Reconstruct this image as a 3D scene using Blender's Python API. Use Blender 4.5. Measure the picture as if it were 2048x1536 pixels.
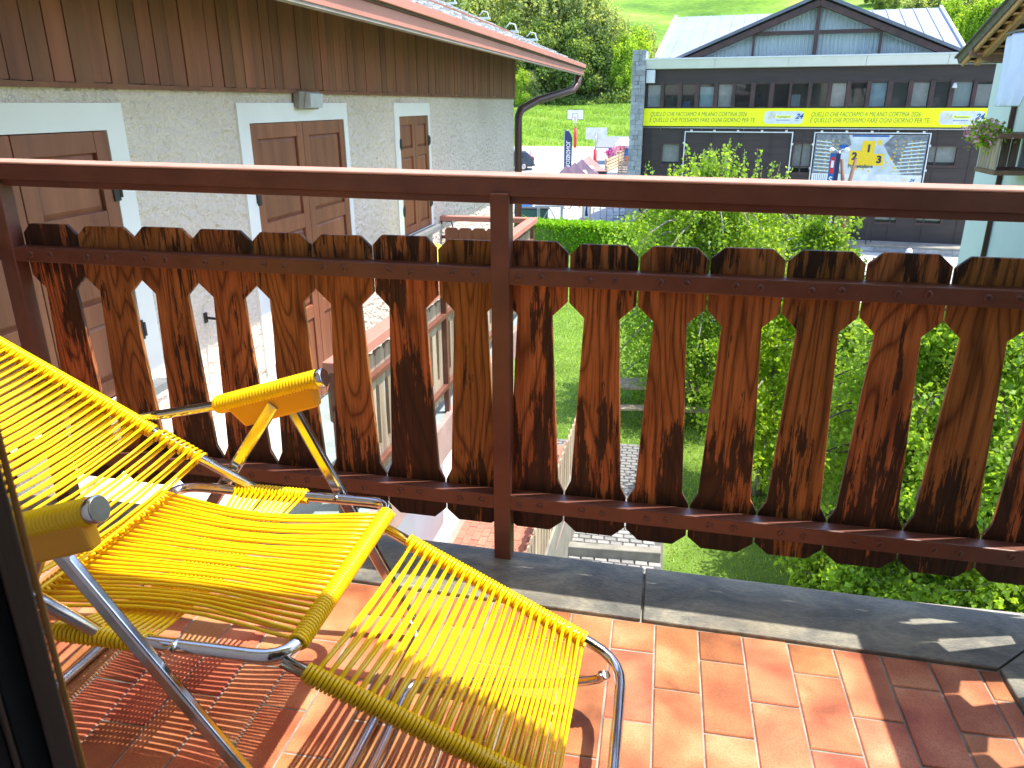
import bpy, bmesh, math, random
import numpy as np
from mathutils import Vector, Matrix
R_ = math.radians
for o in list(bpy.data.objects): bpy.data.objects.remove(o)
scene = bpy.context.scene
COL = scene.collection

# ------------------------------------------------------------------ camera
H = 1.19                                   # eye height above the balcony tiles (z = 0)
PITCH, YAW, ROLL, FPX = R_(20.12), R_(10.95), R_(-0.2), 1530.0
_f = np.array([-math.sin(YAW)*math.cos(PITCH), math.cos(YAW)*math.cos(PITCH), -math.sin(PITCH)])
_r = np.array([math.cos(YAW), math.sin(YAW), 0.0]); _u = np.cross(_r, _f)
CR = _r*math.cos(ROLL)+_u*math.sin(ROLL); CU = -_r*math.sin(ROLL)+_u*math.cos(ROLL); CC = np.array([0, 0, H])
cam = bpy.data.cameras.new('camera'); cam_o = bpy.data.objects.new('camera', cam); COL.objects.link(cam_o)
m = Matrix.Identity(4)
for i in range(3):
    m[i][0] = CR[i]; m[i][1] = CU[i]; m[i][2] = -_f[i]; m[i][3] = CC[i]
cam_o.matrix_world = m
cam.sensor_width = 36; cam.lens = 36*FPX/2048; cam.clip_start = .02; cam.clip_end = 3000
cam.dof.use_dof = True; cam.dof.focus_distance = 3.2; cam.dof.aperture_fstop = 15
scene.camera = cam_o
# ------------------------------------------------------------------ light
SUN = Vector((.44, .115, 1.0)).normalized()
world = bpy.data.worlds.new('World'); scene.world = world; world.use_nodes = True
nt = world.node_tree; bg = nt.nodes['Background']; sky = nt.nodes.new('ShaderNodeTexSky')
sky.sky_type = 'NISHITA'; sky.sun_disc = False; sky.sun_elevation = math.asin(SUN.z)
sky.sun_rotation = math.atan2(SUN.x, SUN.y); sky.altitude = 1200; sky.dust_density = 2.5; sky.air_density = .9
nt.links.new(sky.outputs[0], bg.inputs[0]); bg.inputs[1].default_value = .15
sl = bpy.data.lights.new('sun', 'SUN'); so = bpy.data.objects.new('sun', sl); COL.objects.link(so)
so.rotation_euler = SUN.to_track_quat('Z', 'Y').to_euler(); sl.energy = 2.1; sl.angle = R_(.5); sl.color = (1, .95, .86)
vs = scene.view_settings; vs.view_transform = 'Standard'; vs.look = 'None'; vs.gamma = 1; vs.exposure = 2.12
scene.cycles.max_bounces = 8; scene.cycles.diffuse_bounces = 4; scene.cycles.transparent_max_bounces = 12

# ------------------------------------------------------------------ photo -> place helpers (a pixel gives a ray; the plane it meets gives the point)
def ray(u, v):
    d = _f*FPX+CR*(u-1024)-CU*(v-768); return d/np.linalg.norm(d)
def onplane(u, v, p, n):
    d = ray(u, v); p = np.array(p, float); n = np.array(n, float)
    return CC+d*((p-CC)@n)/(d@n)
def atZ(u, v, z): return onplane(u, v, (0, 0, z), (0, 0, 1))
def atY(u, v, y): return onplane(u, v, (0, y, 0), (0, 1, 0))
def atX(u, v, x): return onplane(u, v, (x, 0, 0), (1, 0, 0))

# ------------------------------------------------------------------ materials
def newmat(n):
    m = bpy.data.materials.new(n); m.use_nodes = True
    return m, m.node_tree, m.node_tree.nodes['Principled BSDF']
def ramp(t, stops, fac=None):
    r = t.nodes.new('ShaderNodeValToRGB'); e = r.color_ramp.elements
    while len(e) < len(stops): e.new(.5)
    for k, (p, c) in enumerate(stops): e[k].position = p; e[k].color = (c[0], c[1], c[2], 1)
    if fac: t.links.new(fac, r.inputs[0])
    return r
def coords(t, stretch=(1, 1, 1), rnd=0.0):
    c = t.nodes.new('ShaderNodeTexCoord').outputs['Object']
    if rnd:
        oi = t.nodes.new('ShaderNodeObjectInfo'); mu = t.nodes.new('ShaderNodeMath'); mu.operation = 'MULTIPLY'; mu.inputs[1].default_value = rnd
        t.links.new(oi.outputs['Random'], mu.inputs[0]); a = t.nodes.new('ShaderNodeVectorMath'); a.operation = 'ADD'
        t.links.new(c, a.inputs[0]); t.links.new(mu.outputs[0], a.inputs[1]); c = a.outputs[0]
    mp = t.nodes.new('ShaderNodeMapping'); mp.inputs['Scale'].default_value = stretch
    t.links.new(c, mp.inputs[0]); return mp.outputs[0]
def noise(t, vec, scale, detail=4, rough=.55, dist=0):
    n = t.nodes.new('ShaderNodeTexNoise'); n.inputs['Scale'].default_value = scale; n.inputs['Detail'].default_value = detail
    n.inputs['Roughness'].default_value = rough; n.inputs['Distortion'].default_value = dist
    t.links.new(vec, n.inputs['Vector']); return n.outputs['Fac']
def mix(t, a, b, fac, mode='MIX'):
    x = t.nodes.new('ShaderNodeMix'); x.data_type = 'RGBA'; x.blend_type = mode
    for s, v in ((x.inputs[0], fac), (x.inputs[6], a), (x.inputs[7], b)):
        if hasattr(v, 'type'): t.links.new(v, s)
        elif isinstance(v, (int, float)): s.default_value = v
        else: s.default_value = (v[0], v[1], v[2], 1)
    return x.outputs[2]
def randval(t, col, amt, hue=0.0):
    oi = t.nodes.new('ShaderNodeObjectInfo'); hs = t.nodes.new('ShaderNodeHueSaturation')
    mr = t.nodes.new('ShaderNodeMapRange'); mr.inputs[3].default_value = 1-amt; mr.inputs[4].default_value = 1+amt
    t.links.new(oi.outputs['Random'], mr.inputs[0]); t.links.new(mr.outputs[0], hs.inputs['Value']); t.links.new(col, hs.inputs['Color'])
    if hue:
        mh = t.nodes.new('ShaderNodeMapRange'); mh.inputs[3].default_value = .5+hue; mh.inputs[4].default_value = .5-hue
        t.links.new(oi.outputs['Random'], mh.inputs[0]); t.links.new(mh.outputs[0], hs.inputs['Hue'])
    return hs.outputs[0]
def bump(t, b, h, strength, dist=.01):
    bp = t.nodes.new('ShaderNodeBump'); bp.inputs['Strength'].default_value = strength; bp.inputs['Distance'].default_value = dist
    t.links.new(h, bp.inputs['Height']); t.links.new(bp.outputs[0], b.inputs['Normal'])
def pm(name, c1, c2=None, scale=8, rough=.6, bmp=0, stretch=(1, 1, 1), metal=0, rnd=0, hue=0, detail=4, bscale=None, bdist=.01, spec=None, coat=0):
    m, t, b = newmat(name)
    c2 = c2 or tuple(x*.75 for x in c1)
    v = coords(t, stretch, 7.0 if rnd else 0); n = noise(t, v, scale, detail)
    col = ramp(t, [(.3, c2), (.7, c1)], n).outputs[0]
    if rnd: col = randval(t, col, rnd, hue)
    t.links.new(col, b.inputs['Base Color']); b.inputs['Roughness'].default_value = rough; b.inputs['Metallic'].default_value = metal
    if spec is not None: b.inputs['Specular IOR Level'].default_value = spec
    if coat: b.inputs['Coat Weight'].default_value = coat; b.inputs['Coat Roughness'].default_value = .15
    if bmp: bump(t, b, noise(t, v, bscale or scale*3, 5), bmp, bdist)
    return m
def leafmat(name, c1, c2, scale=1.2, trans=.45):
    m, t, b = newmat(name); v = coords(t)
    col = ramp(t, [(.3, c2), (.7, c1)], noise(t, v, scale, 6, .75)).outputs[0]
    geo = t.nodes.new('ShaderNodeNewGeometry')
    hs = t.nodes.new('ShaderNodeHueSaturation'); mr = t.nodes.new('ShaderNodeMapRange'); mr.inputs[3].default_value = .65; mr.inputs[4].default_value = 1.35
    t.links.new(geo.outputs['Random Per Island'], mr.inputs[0]); t.links.new(mr.outputs[0], hs.inputs['Value']); t.links.new(col, hs.inputs['Color'])
    t.links.new(hs.outputs[0], b.inputs['Base Color']); b.inputs['Roughness'].default_value = .62 if 'hill' in name else .45; b.inputs['Specular IOR Level'].default_value = .1 if 'hill' in name else .35
    tr = t.nodes.new('ShaderNodeBsdfTranslucent'); br = mix(t, hs.outputs[0], (1.7, 1.6, .6), 1.0, 'MULTIPLY'); t.links.new(br, tr.inputs[0])
    ms = t.nodes.new('ShaderNodeMixShader'); ms.inputs[0].default_value = trans
    t.links.new(b.outputs[0], ms.inputs[1]); t.links.new(tr.outputs[0], ms.inputs[2])
    t.links.new(ms.outputs[0], t.nodes['Material Output'].inputs[0]); return m
def glassmat(name, tint=(.03, .035, .04), clear=.55):
    m, t, b = newmat(name); b.inputs['Base Color'].default_value = (*tint, 1); b.inputs['Roughness'].default_value = .03; b.inputs['Specular IOR Level'].default_value = .9
    tr = t.nodes.new('ShaderNodeBsdfTransparent'); ms = t.nodes.new('ShaderNodeMixShader'); ms.inputs[0].default_value = clear
    t.links.new(b.outputs[0], ms.inputs[1]); t.links.new(tr.outputs[0], ms.inputs[2]); t.links.new(ms.outputs[0], t.nodes['Material Output'].inputs[0]); return m

def slat_material():
    m, t, b = newmat('stained_slat_wood')
    def math_(op, a, b_=None, c=None):
        n = t.nodes.new('ShaderNodeMath'); n.operation = op
        for k, v in enumerate((a, b_, c)):
            if v is None: continue
            if hasattr(v, 'type'): t.links.new(v, n.inputs[k])
            else: n.inputs[k].default_value = v
        return n.outputs[0]
    # growth rings: contour lines of a slow field stretched along the board give cathedrals and knots
    field = noise(t, coords(t, (1, 1, .16), 13.0), 5.0, 2, .45, .25)
    rings = math_('PINGPONG', math_('MULTIPLY', field, 46.0), 1.0)
    fine = noise(t, coords(t, (1, 1, .022), 9.0), 210, 4, .7)
    mid = noise(t, coords(t, (1, 1, .06), 5.0), 60, 5, .65)
    blot = noise(t, coords(t, (1, 1, .5), 9.0), 6.5, 5, .62)
    col = ramp(t, [(.12, (.22, .078, .028)), (.40, (.41, .152, .050)), (.62, (.53, .215, .072)), (.85, (.60, .285, .115))], blot).outputs[0]
    col = mix(t, col, ramp(t, [(.0, (.30, .25, .23)), (.34, (.92, .9, .88)), (1, (1.18, 1.15, 1.1))], rings).outputs[0], .85, 'MULTIPLY')
    col = mix(t, col, ramp(t, [(.34, (.22, .2, .19)), (.46, (.85, .83, .8)), (.7, (1.15, 1.12, 1.08))], fine).outputs[0], .8, 'MULTIPLY')
    col = mix(t, col, ramp(t, [(.30, (.35, .3, .28)), (.5, (1, 1, 1))], mid).outputs[0], .8, 'MULTIPLY')
    # black weather stains: streaks that climb from the end grain, with ragged tops, and odd patches elsewhere
    sx = t.nodes.new('ShaderNodeSeparateXYZ'); tc = t.nodes.new('ShaderNodeTexCoord'); t.links.new(tc.outputs['Object'], sx.inputs[0])
    oi = t.nodes.new('ShaderNodeObjectInfo')
    streak = noise(t, coords(t, (1, 1, .07), 9.0), 55, 6, .75)
    patch = noise(t, coords(t, (1, 1, .35), 17.0), 8, 4, .6)
    lo = t.nodes.new('ShaderNodeMapRange'); lo.inputs[1].default_value = .50; lo.inputs[2].default_value = .12; lo.inputs[3].default_value = -.06; lo.inputs[4].default_value = .19
    hi = t.nodes.new('ShaderNodeMapRange'); hi.inputs[1].default_value = .76; hi.inputs[2].default_value = .86; hi.inputs[3].default_value = 0; hi.inputs[4].default_value = .10
    t.links.new(sx.outputs['Z'], lo.inputs[0]); t.links.new(sx.outputs['Z'], hi.inputs[0])
    tot = math_('ADD', math_('ADD', streak, lo.outputs[0]), math_('MULTIPLY_ADD', patch, .85, hi.outputs[0]))
    tot = math_('ADD', tot, math_('MULTIPLY', math_('SUBTRACT', oi.outputs['Random'], .5), .16))
    st = ramp(t, [(.95, (0, 0, 0)), (1.03, (.9, .9, .9))], math_('MULTIPLY', tot, 1.0))
    e = st.color_ramp.elements; e[0].position = .965; e[1].position = 1.0
    col = mix(t, col, (.017, .012, .010), st.outputs[0])
    col = randval(t, col, .2, .010)
    t.links.new(col, b.inputs['Base Color']); b.inputs['Specular IOR Level'].default_value = .3
    rr = t.nodes.new('ShaderNodeMapRange'); rr.inputs[3].default_value = .38; rr.inputs[4].default_value = .75; t.links.new(blot, rr.inputs[0]); t.links.new(rr.outputs[0], b.inputs['Roughness'])
    h = mix(t, fine, rings, .35); h = mix(t, h, mid, .3); bump(t, b, h, .7, .005); return m
def tile_material():
    m, t, b = newmat('flamed_terracotta')
    v = coords(t, (1, 1, 1), 11.0)
    n = noise(t, v, 8.0, 3, .45, .3)
    col = ramp(t, [(.30, (.27, .082, .036)), (.43, (.42, .140, .060)), (.56, (.51, .200, .085)), (.68, (.60, .285, .135))], n).outputs[0]
    sp = noise(t, v, 320, 2); col = mix(t, col, ramp(t, [(.42, (.72, .68, .66)), (.56, (1.08, 1.06, 1.05))], sp).outputs[0], .6, 'MULTIPLY')
    col = randval(t, col, .22, .014)
    dirt = noise(t, coords(t), 3.0, 6, .7); col = mix(t, col, (.22, .12, .08), ramp(t, [(.58, (0, 0, 0)), (.8, (.5, .5, .5))], dirt).outputs[0])
    t.links.new(col, b.inputs['Base Color']); b.inputs['Roughness'].default_value = .42
    bump(t, b, sp, .18, .002); return m
def gradgrass(name, c1, c2, c3, s1, s2):
    m, t, b = newmat(name); v = coords(t)
    a = noise(t, v, s1, 5, .6); f = noise(t, v, s2, 3, .7)
    col = ramp(t, [(.3, c1), (.52, c2), (.75, c3)], a).outputs[0]
    col = mix(t, col, ramp(t, [(.3, (.55, .6, .5)), (.7, (1.3, 1.25, 1.2))], f).outputs[0], .8, 'MULTIPLY')
    t.links.new(col, b.inputs['Base Color']); b.inputs['Roughness'].default_value = .8; b.inputs['Specular IOR Level'].default_value = .15; bump(t, b, f, .7, .08); return m

M = {}
def paint_metal():
    m, t, b = newmat('brown_paint_metal')
    v = coords(t); a = noise(t, v, 11, 6, .6); f = noise(t, coords(t, (.12, 1, 1)), 260, 3); ch = noise(t, v, 95, 3, .7)
    col = ramp(t, [(.3, (.125, .044, .028)), (.7, (.185, .070, .047))], a).outputs[0]
    col = mix(t, col, (.33, .19, .14), ramp(t, [(.70, (0, 0, 0)), (.735, (.8, .8, .8))], ch).outputs[0])
    col = mix(t, col, (.05, .025, .02), ramp(t, [(.24, (.7, .7, .7)), (.28, (0, 0, 0))], ch).outputs[0])
    t.links.new(col, b.inputs['Base Color']); rr = t.nodes.new('ShaderNodeMapRange'); rr.inputs[3].default_value = .28; rr.inputs[4].default_value = .55
    t.links.new(a, rr.inputs[0]); t.links.new(rr.outputs[0], b.inputs['Roughness']); bump(t, b, mix(t, f, a, .5), .3, .0025); return m
M['rail'] = paint_metal()
M['railtop'] = pm('sunlit_brown_paint', (.46, .27, .22), (.38, .205, .165), 14, .85, .06, bscale=160, bdist=.002, spec=.05)  # paler brown: bright sunlight on the handrail top put into the colour
M['slat'] = slat_material()
M['tile'] = tile_material()
M['grout'] = pm('pale_grout', (.40, .37, .32), (.17, .155, .13), 14, .95, .4, detail=7)
def slate_material():
    m, t, b = newmat('quartzite_slab'); v = coords(t, (1, 1.8, 1), 3.0)
    a = noise(t, v, 5, 8, .65, .8); f = noise(t, coords(t, (1, 3, 1), 3.0), 60, 5, .7); r = noise(t, v, 2.2, 4)
    col = ramp(t, [(.30, (.085, .085, .08)), (.48, (.18, .17, .14)), (.66, (.33, .30, .22))], a).outputs[0]
    col = mix(t, col, (.34, .27, .16), ramp(t, [(.56, (0, 0, 0)), (.72, (.45, .45, .45))], r).outputs[0])
    col = mix(t, col, ramp(t, [(.3, (.6, .6, .6)), (.65, (1.2, 1.2, 1.2))], f).outputs[0], .7, 'MULTIPLY')
    t.links.new(col, b.inputs['Base Color']); b.inputs['Roughness'].default_value = .5; bump(t, b, mix(t, a, f, .45), .8, .008); return m
M['slate'] = slate_material()
M['chrome'] = pm('chromed_tube', (.74, .73, .71), (.62, .60, .58), 30, .14, .04, metal=1, bscale=9)
M['rubber'] = pm('black_rubber', (.02, .02, .022), None, 20, .6)
def yellow():
    m, t, b = newmat('yellow_pvc'); v = coords(t)
    col = ramp(t, [(.3, (.90, .55, .002)), (.7, (.94, .60, .003))], noise(t, v, 20)).outputs[0]
    t.links.new(col, b.inputs['Base Color']); b.inputs['Roughness'].default_value = .32
    b.inputs['Subsurface Weight'].default_value = .0; return m
M['pvc'] = yellow()
M['armpad'] = pm('orange_yellow_plastic', (.78, .36, .02), (.72, .32, .015), 8, .4)
M['stucco'] = pm('rough_plaster', (.86, .735, .62), (.68, .565, .46), .7, .92, 1.0, (1, 1.0, 1.5), bscale=15, bdist=.075, detail=5)
M['plaster'] = pm('smooth_white_plaster', (.84, .82, .78), (.74, .71, .66), 1.6, .9, .12, bscale=40)
M['plank'] = pm('dark_red_planks', (.29, .105, .052), (.15, .05, .025), 7, .6, .35, (1, 1, .12), rnd=.16, hue=.006, bscale=60)
M['shutter'] = pm('shutter_wood', (.30, .108, .050), (.175, .058, .027), 9, .5, .3, (1, 1, .1), rnd=.12, bscale=50)
M['fascia'] = pm('red_brown_sheet_metal', (.50, .205, .155), (.43, .175, .13), 3, .5)
M['soffit'] = pm('grey_soffit', (.33, .28, .24), None, 5, .8)
M['shingle'] = pm('stone_shingle', (.50, .50, .48), (.28, .285, .28), 14, .6, .5, rnd=.3, bscale=40)
M['iron'] = pm('dark_iron', (.035, .03, .028), None, 20, .6)
M['lampgrey'] = pm('lamp_housing', (.30, .26, .22), None, 10, .55)
M['diffuser'] = pm('frosted_diffuser', (.62, .62, .64), None, 10, .35)
M['sill'] = pm('grey_stone_sill', (.20, .21, .21), None, 10, .7)
M['oldwood'] = pm('grey_weathered_wood', (.47, .36, .25), (.22, .15, .10), 12, .85, .6, (1, 1, .1), rnd=.2, bscale=70)
M['teal'] = pm('grey_teal_membrane', (.27, .33, .33), None, 6, .7)
M['pink'] = pm('faded_rose_flashing', (.42, .26, .23), None, 6, .6)
M['brick'] = pm('red_paver', (.42, .16, .10), (.33, .12, .08), 20, .85, .3, rnd=.2)
M['cobble'] = pm('grey_cobble', (.30, .29, .27), (.20, .195, .185), 25, .85, .4, rnd=.25)
M['earth'] = pm('paver_bed', (.14, .13, .11), None, 20, .95)
M['concrete'] = pm('weathered_concrete', (.29, .27, .22), (.16, .15, .125), 4, .9, .3)
M['asphalt'] = pm('pale_worn_asphalt', (.50, .49, .46), (.40, .395, .375), .35, .9, .2, detail=8, bscale=60)
M['plaza'] = pm('grey_paving', (.36, .37, .37), (.29, .30, .305), .6, .85, .15, detail=8)
M['grass'] = gradgrass('lawn', (.10, .17, .03), (.17, .28, .045), (.26, .36, .085), 1.1, 40)
M['meadow'] = gradgrass('hay_meadow', (.05, .135, .010), (.14, .26, .022), (.36, .36, .10), .05, .9)
M['blade'] = leafmat('grass_blades', (.34, .47, .09), (.21, .34, .06), 1.4, .4)
M['birch'] = leafmat('birch_leaves', (.33, .47, .065), (.16, .29, .035), 1.3, .55)
M['birch2'] = leafmat('bright_leaves', (.36, .50, .035), (.21, .36, .025), 1.3, .5)
M['hedge'] = leafmat('hedge_leaves', (.30, .52, .02), (.15, .33, .014), 2.0)
M['wood1'] = leafmat('hill_leaves', (.44, .50, .25), (.24, .31, .13), .25, .55)
M['wood2'] = leafmat('hill_leaves_dark', (.27, .36, .13), (.13, .20, .065), .25, .55)
M['wood3'] = leafmat('hill_leaves_bright', (.42, .55, .09), (.24, .38, .06), .25, .55)
M['bark'] = pm('birch_bark', (.38, .35, .31), (.08, .07, .06), 12, .9, .5, (1, 1, .5))
M['barkd'] = pm('dark_bark', (.12, .09, .07), (.06, .045, .035), 12, .9, .5)
M['dwood'] = pm('black_brown_boards', (.048, .031, .029), (.028, .019, .018), 3, .6, .25, (.25, .25, 3.0), detail=7, bscale=9)
M['dbeam'] = pm('aubergine_beams', (.078, .034, .030), (.030, .018, .018), 4, .6, .2, (1, 1, .5))
M['stone'] = pm('grey_pillar_stone', (.33, .345, .36), (.22, .23, .245), 6, .85, .4, rnd=.22)
M['white'] = pm('white_paint', (.74, .75, .76), None, 3, .5)
M['fasciaw'] = pm('white_grey_fascia', (.62, .64, .66), (.55, .575, .60), 2, .45)
M['zinc'] = pm('zinc_roof', (.25, .29, .36), (.20, .24, .31), 1.2, .6, .05)
M['zincd'] = pm('dark_slate_verge', (.13, .15, .19), None, 2, .5)
M['glass'] = glassmat('window_glass', (.03, .035, .04), .72)
M['glassc'] = glassmat('gable_glass', (.04, .055, .06), .88)
M['room'] = pm('dark_room', (.05, .045, .045), None, 2, .9)
M['curtain'] = pm('grey_curtain', (.72, .84, .86), (.46, .58, .61), 9, .8, .3, (6, 6, .1))
M['blind_b'] = pm('pale_blue_blind', (.50, .74, .84), None, 4, .7)
M['blind_w'] = pm('white_blind', (.80, .80, .76), None, 4, .7)
M['rosew'] = pm('brown_furniture', (.36, .27, .20), None, 4, .7)
M['yellowb'] = pm('banner_yellow', (.93, .93, .002), (.86, .87, .002), 2, .5, .35, (.3, .3, 1.0), bscale=3, bdist=.08)
M['ink'] = pm('grey_ink', (.09, .10, .06), None, 8, .6)
M['bluei'] = pm('blue_ink', (.012, .10, .36), None, 8, .6)
M['navy'] = pm('navy_ink', (.012, .02, .075), None, 8, .6)
M['goldi'] = pm('gold_ink', (.80, .58, .01), (.70, .45, .01), 30, .6, 0, (2, 2, .3))
M['printg'] = pm('hall_floor_print', (.62, .68, .70), (.30, .35, .38), 1.4, .6, detail=6)
M['printd'] = pm('conveyor_print', (.10, .115, .13), (.24, .26, .28), 6, .6)
M['tealw'] = pm('mint_render', (.62, .68, .64), (.56, .63, .60), 1.2, .9, .15)
M['rafter'] = pm('honey_rafters', (.50, .27, .10), (.34, .17, .06), 6, .6, .3, (.3, 1, 1))
M['rafterd'] = pm('brown_purlins', (.22, .11, .055), (.13, .065, .035), 6, .65, .3)
M['rooft'] = pm('brown_roof_shakes', (.16, .145, .12), (.09, .085, .075), 8, .85, .5)
M['cloth'] = pm('pale_lilac_cloth', (.70, .73, .86), (.62, .66, .82), 2, .8)
M['dpipe'] = pm('dark_brown_pipe', (.085, .035, .026), None, 6, .4)
M['pinkflower'] = pm('pink_petals', (.75, .20, .36), (.80, .45, .50), 30, .6)
M['magenta'] = pm('magenta_petals', (.62, .05, .28), None, 30, .6)
M['pallet'] = pm('raw_pallet_wood', (.60, .42, .24), (.45, .30, .16), 6, .8)
M['carpaint'] = pm('dark_blue_car_paint', (.02, .028, .04), None, 4, .22, coat=.8)
M['tyre'] = pm('tyre_rubber', (.02, .02, .02), None, 20, .8)
M['alloy'] = pm('alloy_wheel', (.5, .5, .5), None, 10, .3, metal=.9)
M['redl'] = pm('red_lens', (.55, .02, .02), None, 8, .25)
M['redp'] = pm('red_pad', (.58, .025, .035), None, 8, .5)
M['steel'] = pm('galvanised_steel', (.48, .50, .52), (.36, .38, .40), 12, .4, metal=.7)
M['purple'] = pm('plum_canopy', (.125, .075, .12), (.105, .062, .10), 2, .7)
M['coral'] = pm('coral_canopy', (.62, .22, .18), (.55, .19, .16), 2, .7)
M['blackc'] = pm('black_canopy', (.03, .027, .033), None, 2, .7)
M['blue'] = pm('blue_plastic', (.02, .17, .50), None, 5, .5)
M['navyf'] = pm('navy_flag', (.022, .045, .12), None, 5, .7)
M['greenb'] = pm('dark_green_sheet', (.03, .10, .07), None, 5, .6)
M['orange'] = pm('orange_vest', (.80, .16, .03), None, 5, .7)
M['lemon'] = pm('lemon_fabric', (.70, .68, .06), (.62, .60, .05), 4, .8)
M['doorwood'] = pm('dark_door_wood', (.045, .022, .018), (.022, .012, .012), 10, .45, .2, (1, 1, .1))
M['doorbrown'] = pm('brown_door_wood', (.13, .07, .045), (.09, .05, .033), 10, .45, .2, (1, 1, .1))
M['doorgold'] = pm('golden_door_edge', (.40, .17, .04), (.33, .13, .03), 10, .4, 0, (1, 1, .1))
M['hwall'] = pm('cream_house_wall', (.74, .70, .62), None, 2, .9)

# ------------------------------------------------------------------ mesh helpers
class Frame:
    def __init__(s, o=(0, 0, 0), ex=(1, 0, 0), ez=(0, 0, 1)):
        s.o = np.array(o, float); s.x = np.array(ex, float); s.x /= np.linalg.norm(s.x); s.z = np.array(ez, float); s.y = np.cross(s.z, s.x)
    def __call__(s, p): return s.o+s.x*p[0]+s.y*p[1]+s.z*p[2]
    def n(s): return s.y
    def px(s, u, v, off=0):                       # local (x, z) where a pixel's ray meets the frame's own plane, off = local y
        P = onplane(u, v, s.o+s.y*off, s.y)-s.o
        return np.array([P@s.x, P@s.z])
    def matrix(s, p=(0, 0, 0)):
        q = s(p); mm = Matrix.Identity(4)
        for i in range(3): mm[i][0] = s.x[i]; mm[i][1] = s.y[i]; mm[i][2] = s.z[i]; mm[i][3] = q[i]
        return mm
WORLD = Frame()
class MB:
    def __init__(s, fr=None): s.v = []; s.f = []; s.fr = fr; s.sm = []
    def add(s, vs, fs, smooth=False):
        k = len(s.v)
        for p in vs: s.v.append(tuple(s.fr(p)) if s.fr else tuple(p))
        for f in fs: s.f.append(tuple(i+k for i in f)); s.sm.append(smooth)
        return s
    def box(s, a, b):
        (x0, y0, z0), (x1, y1, z1) = a, b
        return s.add([(x0, y0, z0), (x1, y0, z0), (x1, y1, z0), (x0, y1, z0), (x0, y0, z1), (x1, y0, z1), (x1, y1, z1), (x0, y1, z1)],
                     [(0, 3, 2, 1), (4, 5, 6, 7), (0, 1, 5, 4), (1, 2, 6, 5), (2, 3, 7, 6), (3, 0, 4, 7)])
    def hexa(s, bot, top):
        return s.add(list(bot)+list(top), [(0, 3, 2, 1), (4, 5, 6, 7), (0, 1, 5, 4), (1, 2, 6, 5), (2, 3, 7, 6), (3, 0, 4, 7)])
    def prism(s, poly, d0, d1, axis=1):           # polygon in the two other axes, extruded along axis
        def P(q, d):
            return (q[0], d, q[1]) if axis == 1 else ((d, q[0], q[1]) if axis == 0 else (q[0], q[1], d))
        n = len(poly)
        return s.add([P(q, d0) for q in poly]+[P(q, d1) for q in poly],
                     [tuple(range(n)), tuple(range(2*n-1, n-1, -1))]+[(i, i+n, (i+1) % n+n, (i+1) % n) for i in range(n)])
    def bar(s, a, b, w, h):                       # rectangular bar between two points
        a = np.array(a, float); b = np.array(b, float); d = b-a; d /= np.linalg.norm(d)
        up = np.array([0, 0, 1.0]) if abs(d[2]) < .95 else np.array([0, 1.0, 0])
        e = np.cross(d, up); e /= np.linalg.norm(e); g = np.cross(e, d)
        q = [(-1, -1), (1, -1), (1, 1), (-1, 1)]
        return s.hexa([a+e*w/2*i+g*h/2*j for i, j in q], [b+e*w/2*i+g*h/2*j for i, j in q])
    def tube(s, pts, r, n=8, caps=True, closed=False):
        pts = [np.array(p, float) for p in pts]; L = len(pts); rr = r if hasattr(r, '__len__') else [r]*L
        k = len(s.v); vs = []; prev = None
        for i, p in enumerate(pts):
            if closed: d = pts[(i+1) % L]-pts[i-1]
            else: d = pts[min(i+1, L-1)]-pts[max(i-1, 0)]
            d = d/(np.linalg.norm(d)+1e-12)
            if prev is None:
                e = np.cross(d, (0, 0, 1.0)) if abs(d[2]) < .9 else np.cross(d, (0, 1.0, 0))
            else: e = prev-d*(prev@d)
            e = e/(np.linalg.norm(e)+1e-12); prev = e; g = np.cross(d, e)
            for j in range(n):
                a = 2*math.pi*j/n; vs.append(p+(e*math.cos(a)+g*math.sin(a))*rr[i])
        fs = []
        for i in range(L if closed else L-1):
            i2 = (i+1) % L
            for j in range(n): fs.append((i*n+j, i*n+(j+1) % n, i2*n+(j+1) % n, i2*n+j))
        s.add(vs, fs, True)
        if caps and not closed:
            k2 = len(s.v)-L*n
            s.f.append(tuple(range(k2+n-1, k2-1, -1))); s.f.append(tuple(range(k2+(L-1)*n, k2+L*n))); s.sm += [False, False]
        return s
    def lathe(s, c, prof, n=12, axis=(0, 0, 1)):  # prof = [(radius, height)]
        c = np.array(c, float); ax = np.array(axis, float); ax /= np.linalg.norm(ax)
        e = np.cross(ax, (1.0, 0, 0)) if abs(ax[0]) < .9 else np.cross(ax, (0, 1.0, 0)); e /= np.linalg.norm(e); g = np.cross(ax, e)
        vs = []; fs = []
        for r, h in prof:
            for j in range(n):
                a = 2*math.pi*j/n; vs.append(c+ax*h+(e*math.cos(a)+g*math.sin(a))*r)
        for i in range(len(prof)-1):
            for j in range(n): fs.append((i*n+j, i*n+(j+1) % n, (i+1)*n+(j+1) % n, (i+1)*n+j))
        s.add(vs, fs, True); k = len(s.v)-len(prof)*n
        s.f.append(tuple(range(k+n-1, k-1, -1))); s.f.append(tuple(range(k+(len(prof)-1)*n, k+len(prof)*n))); s.sm += [False, False]
        return s
    def mesh(s, name, mat):
        me = bpy.data.meshes.new(name); me.from_pydata(s.v, [], s.f)
        me.polygons.foreach_set('use_smooth', s.sm); me.materials.append(M[mat]); me.update(); return me
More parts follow.
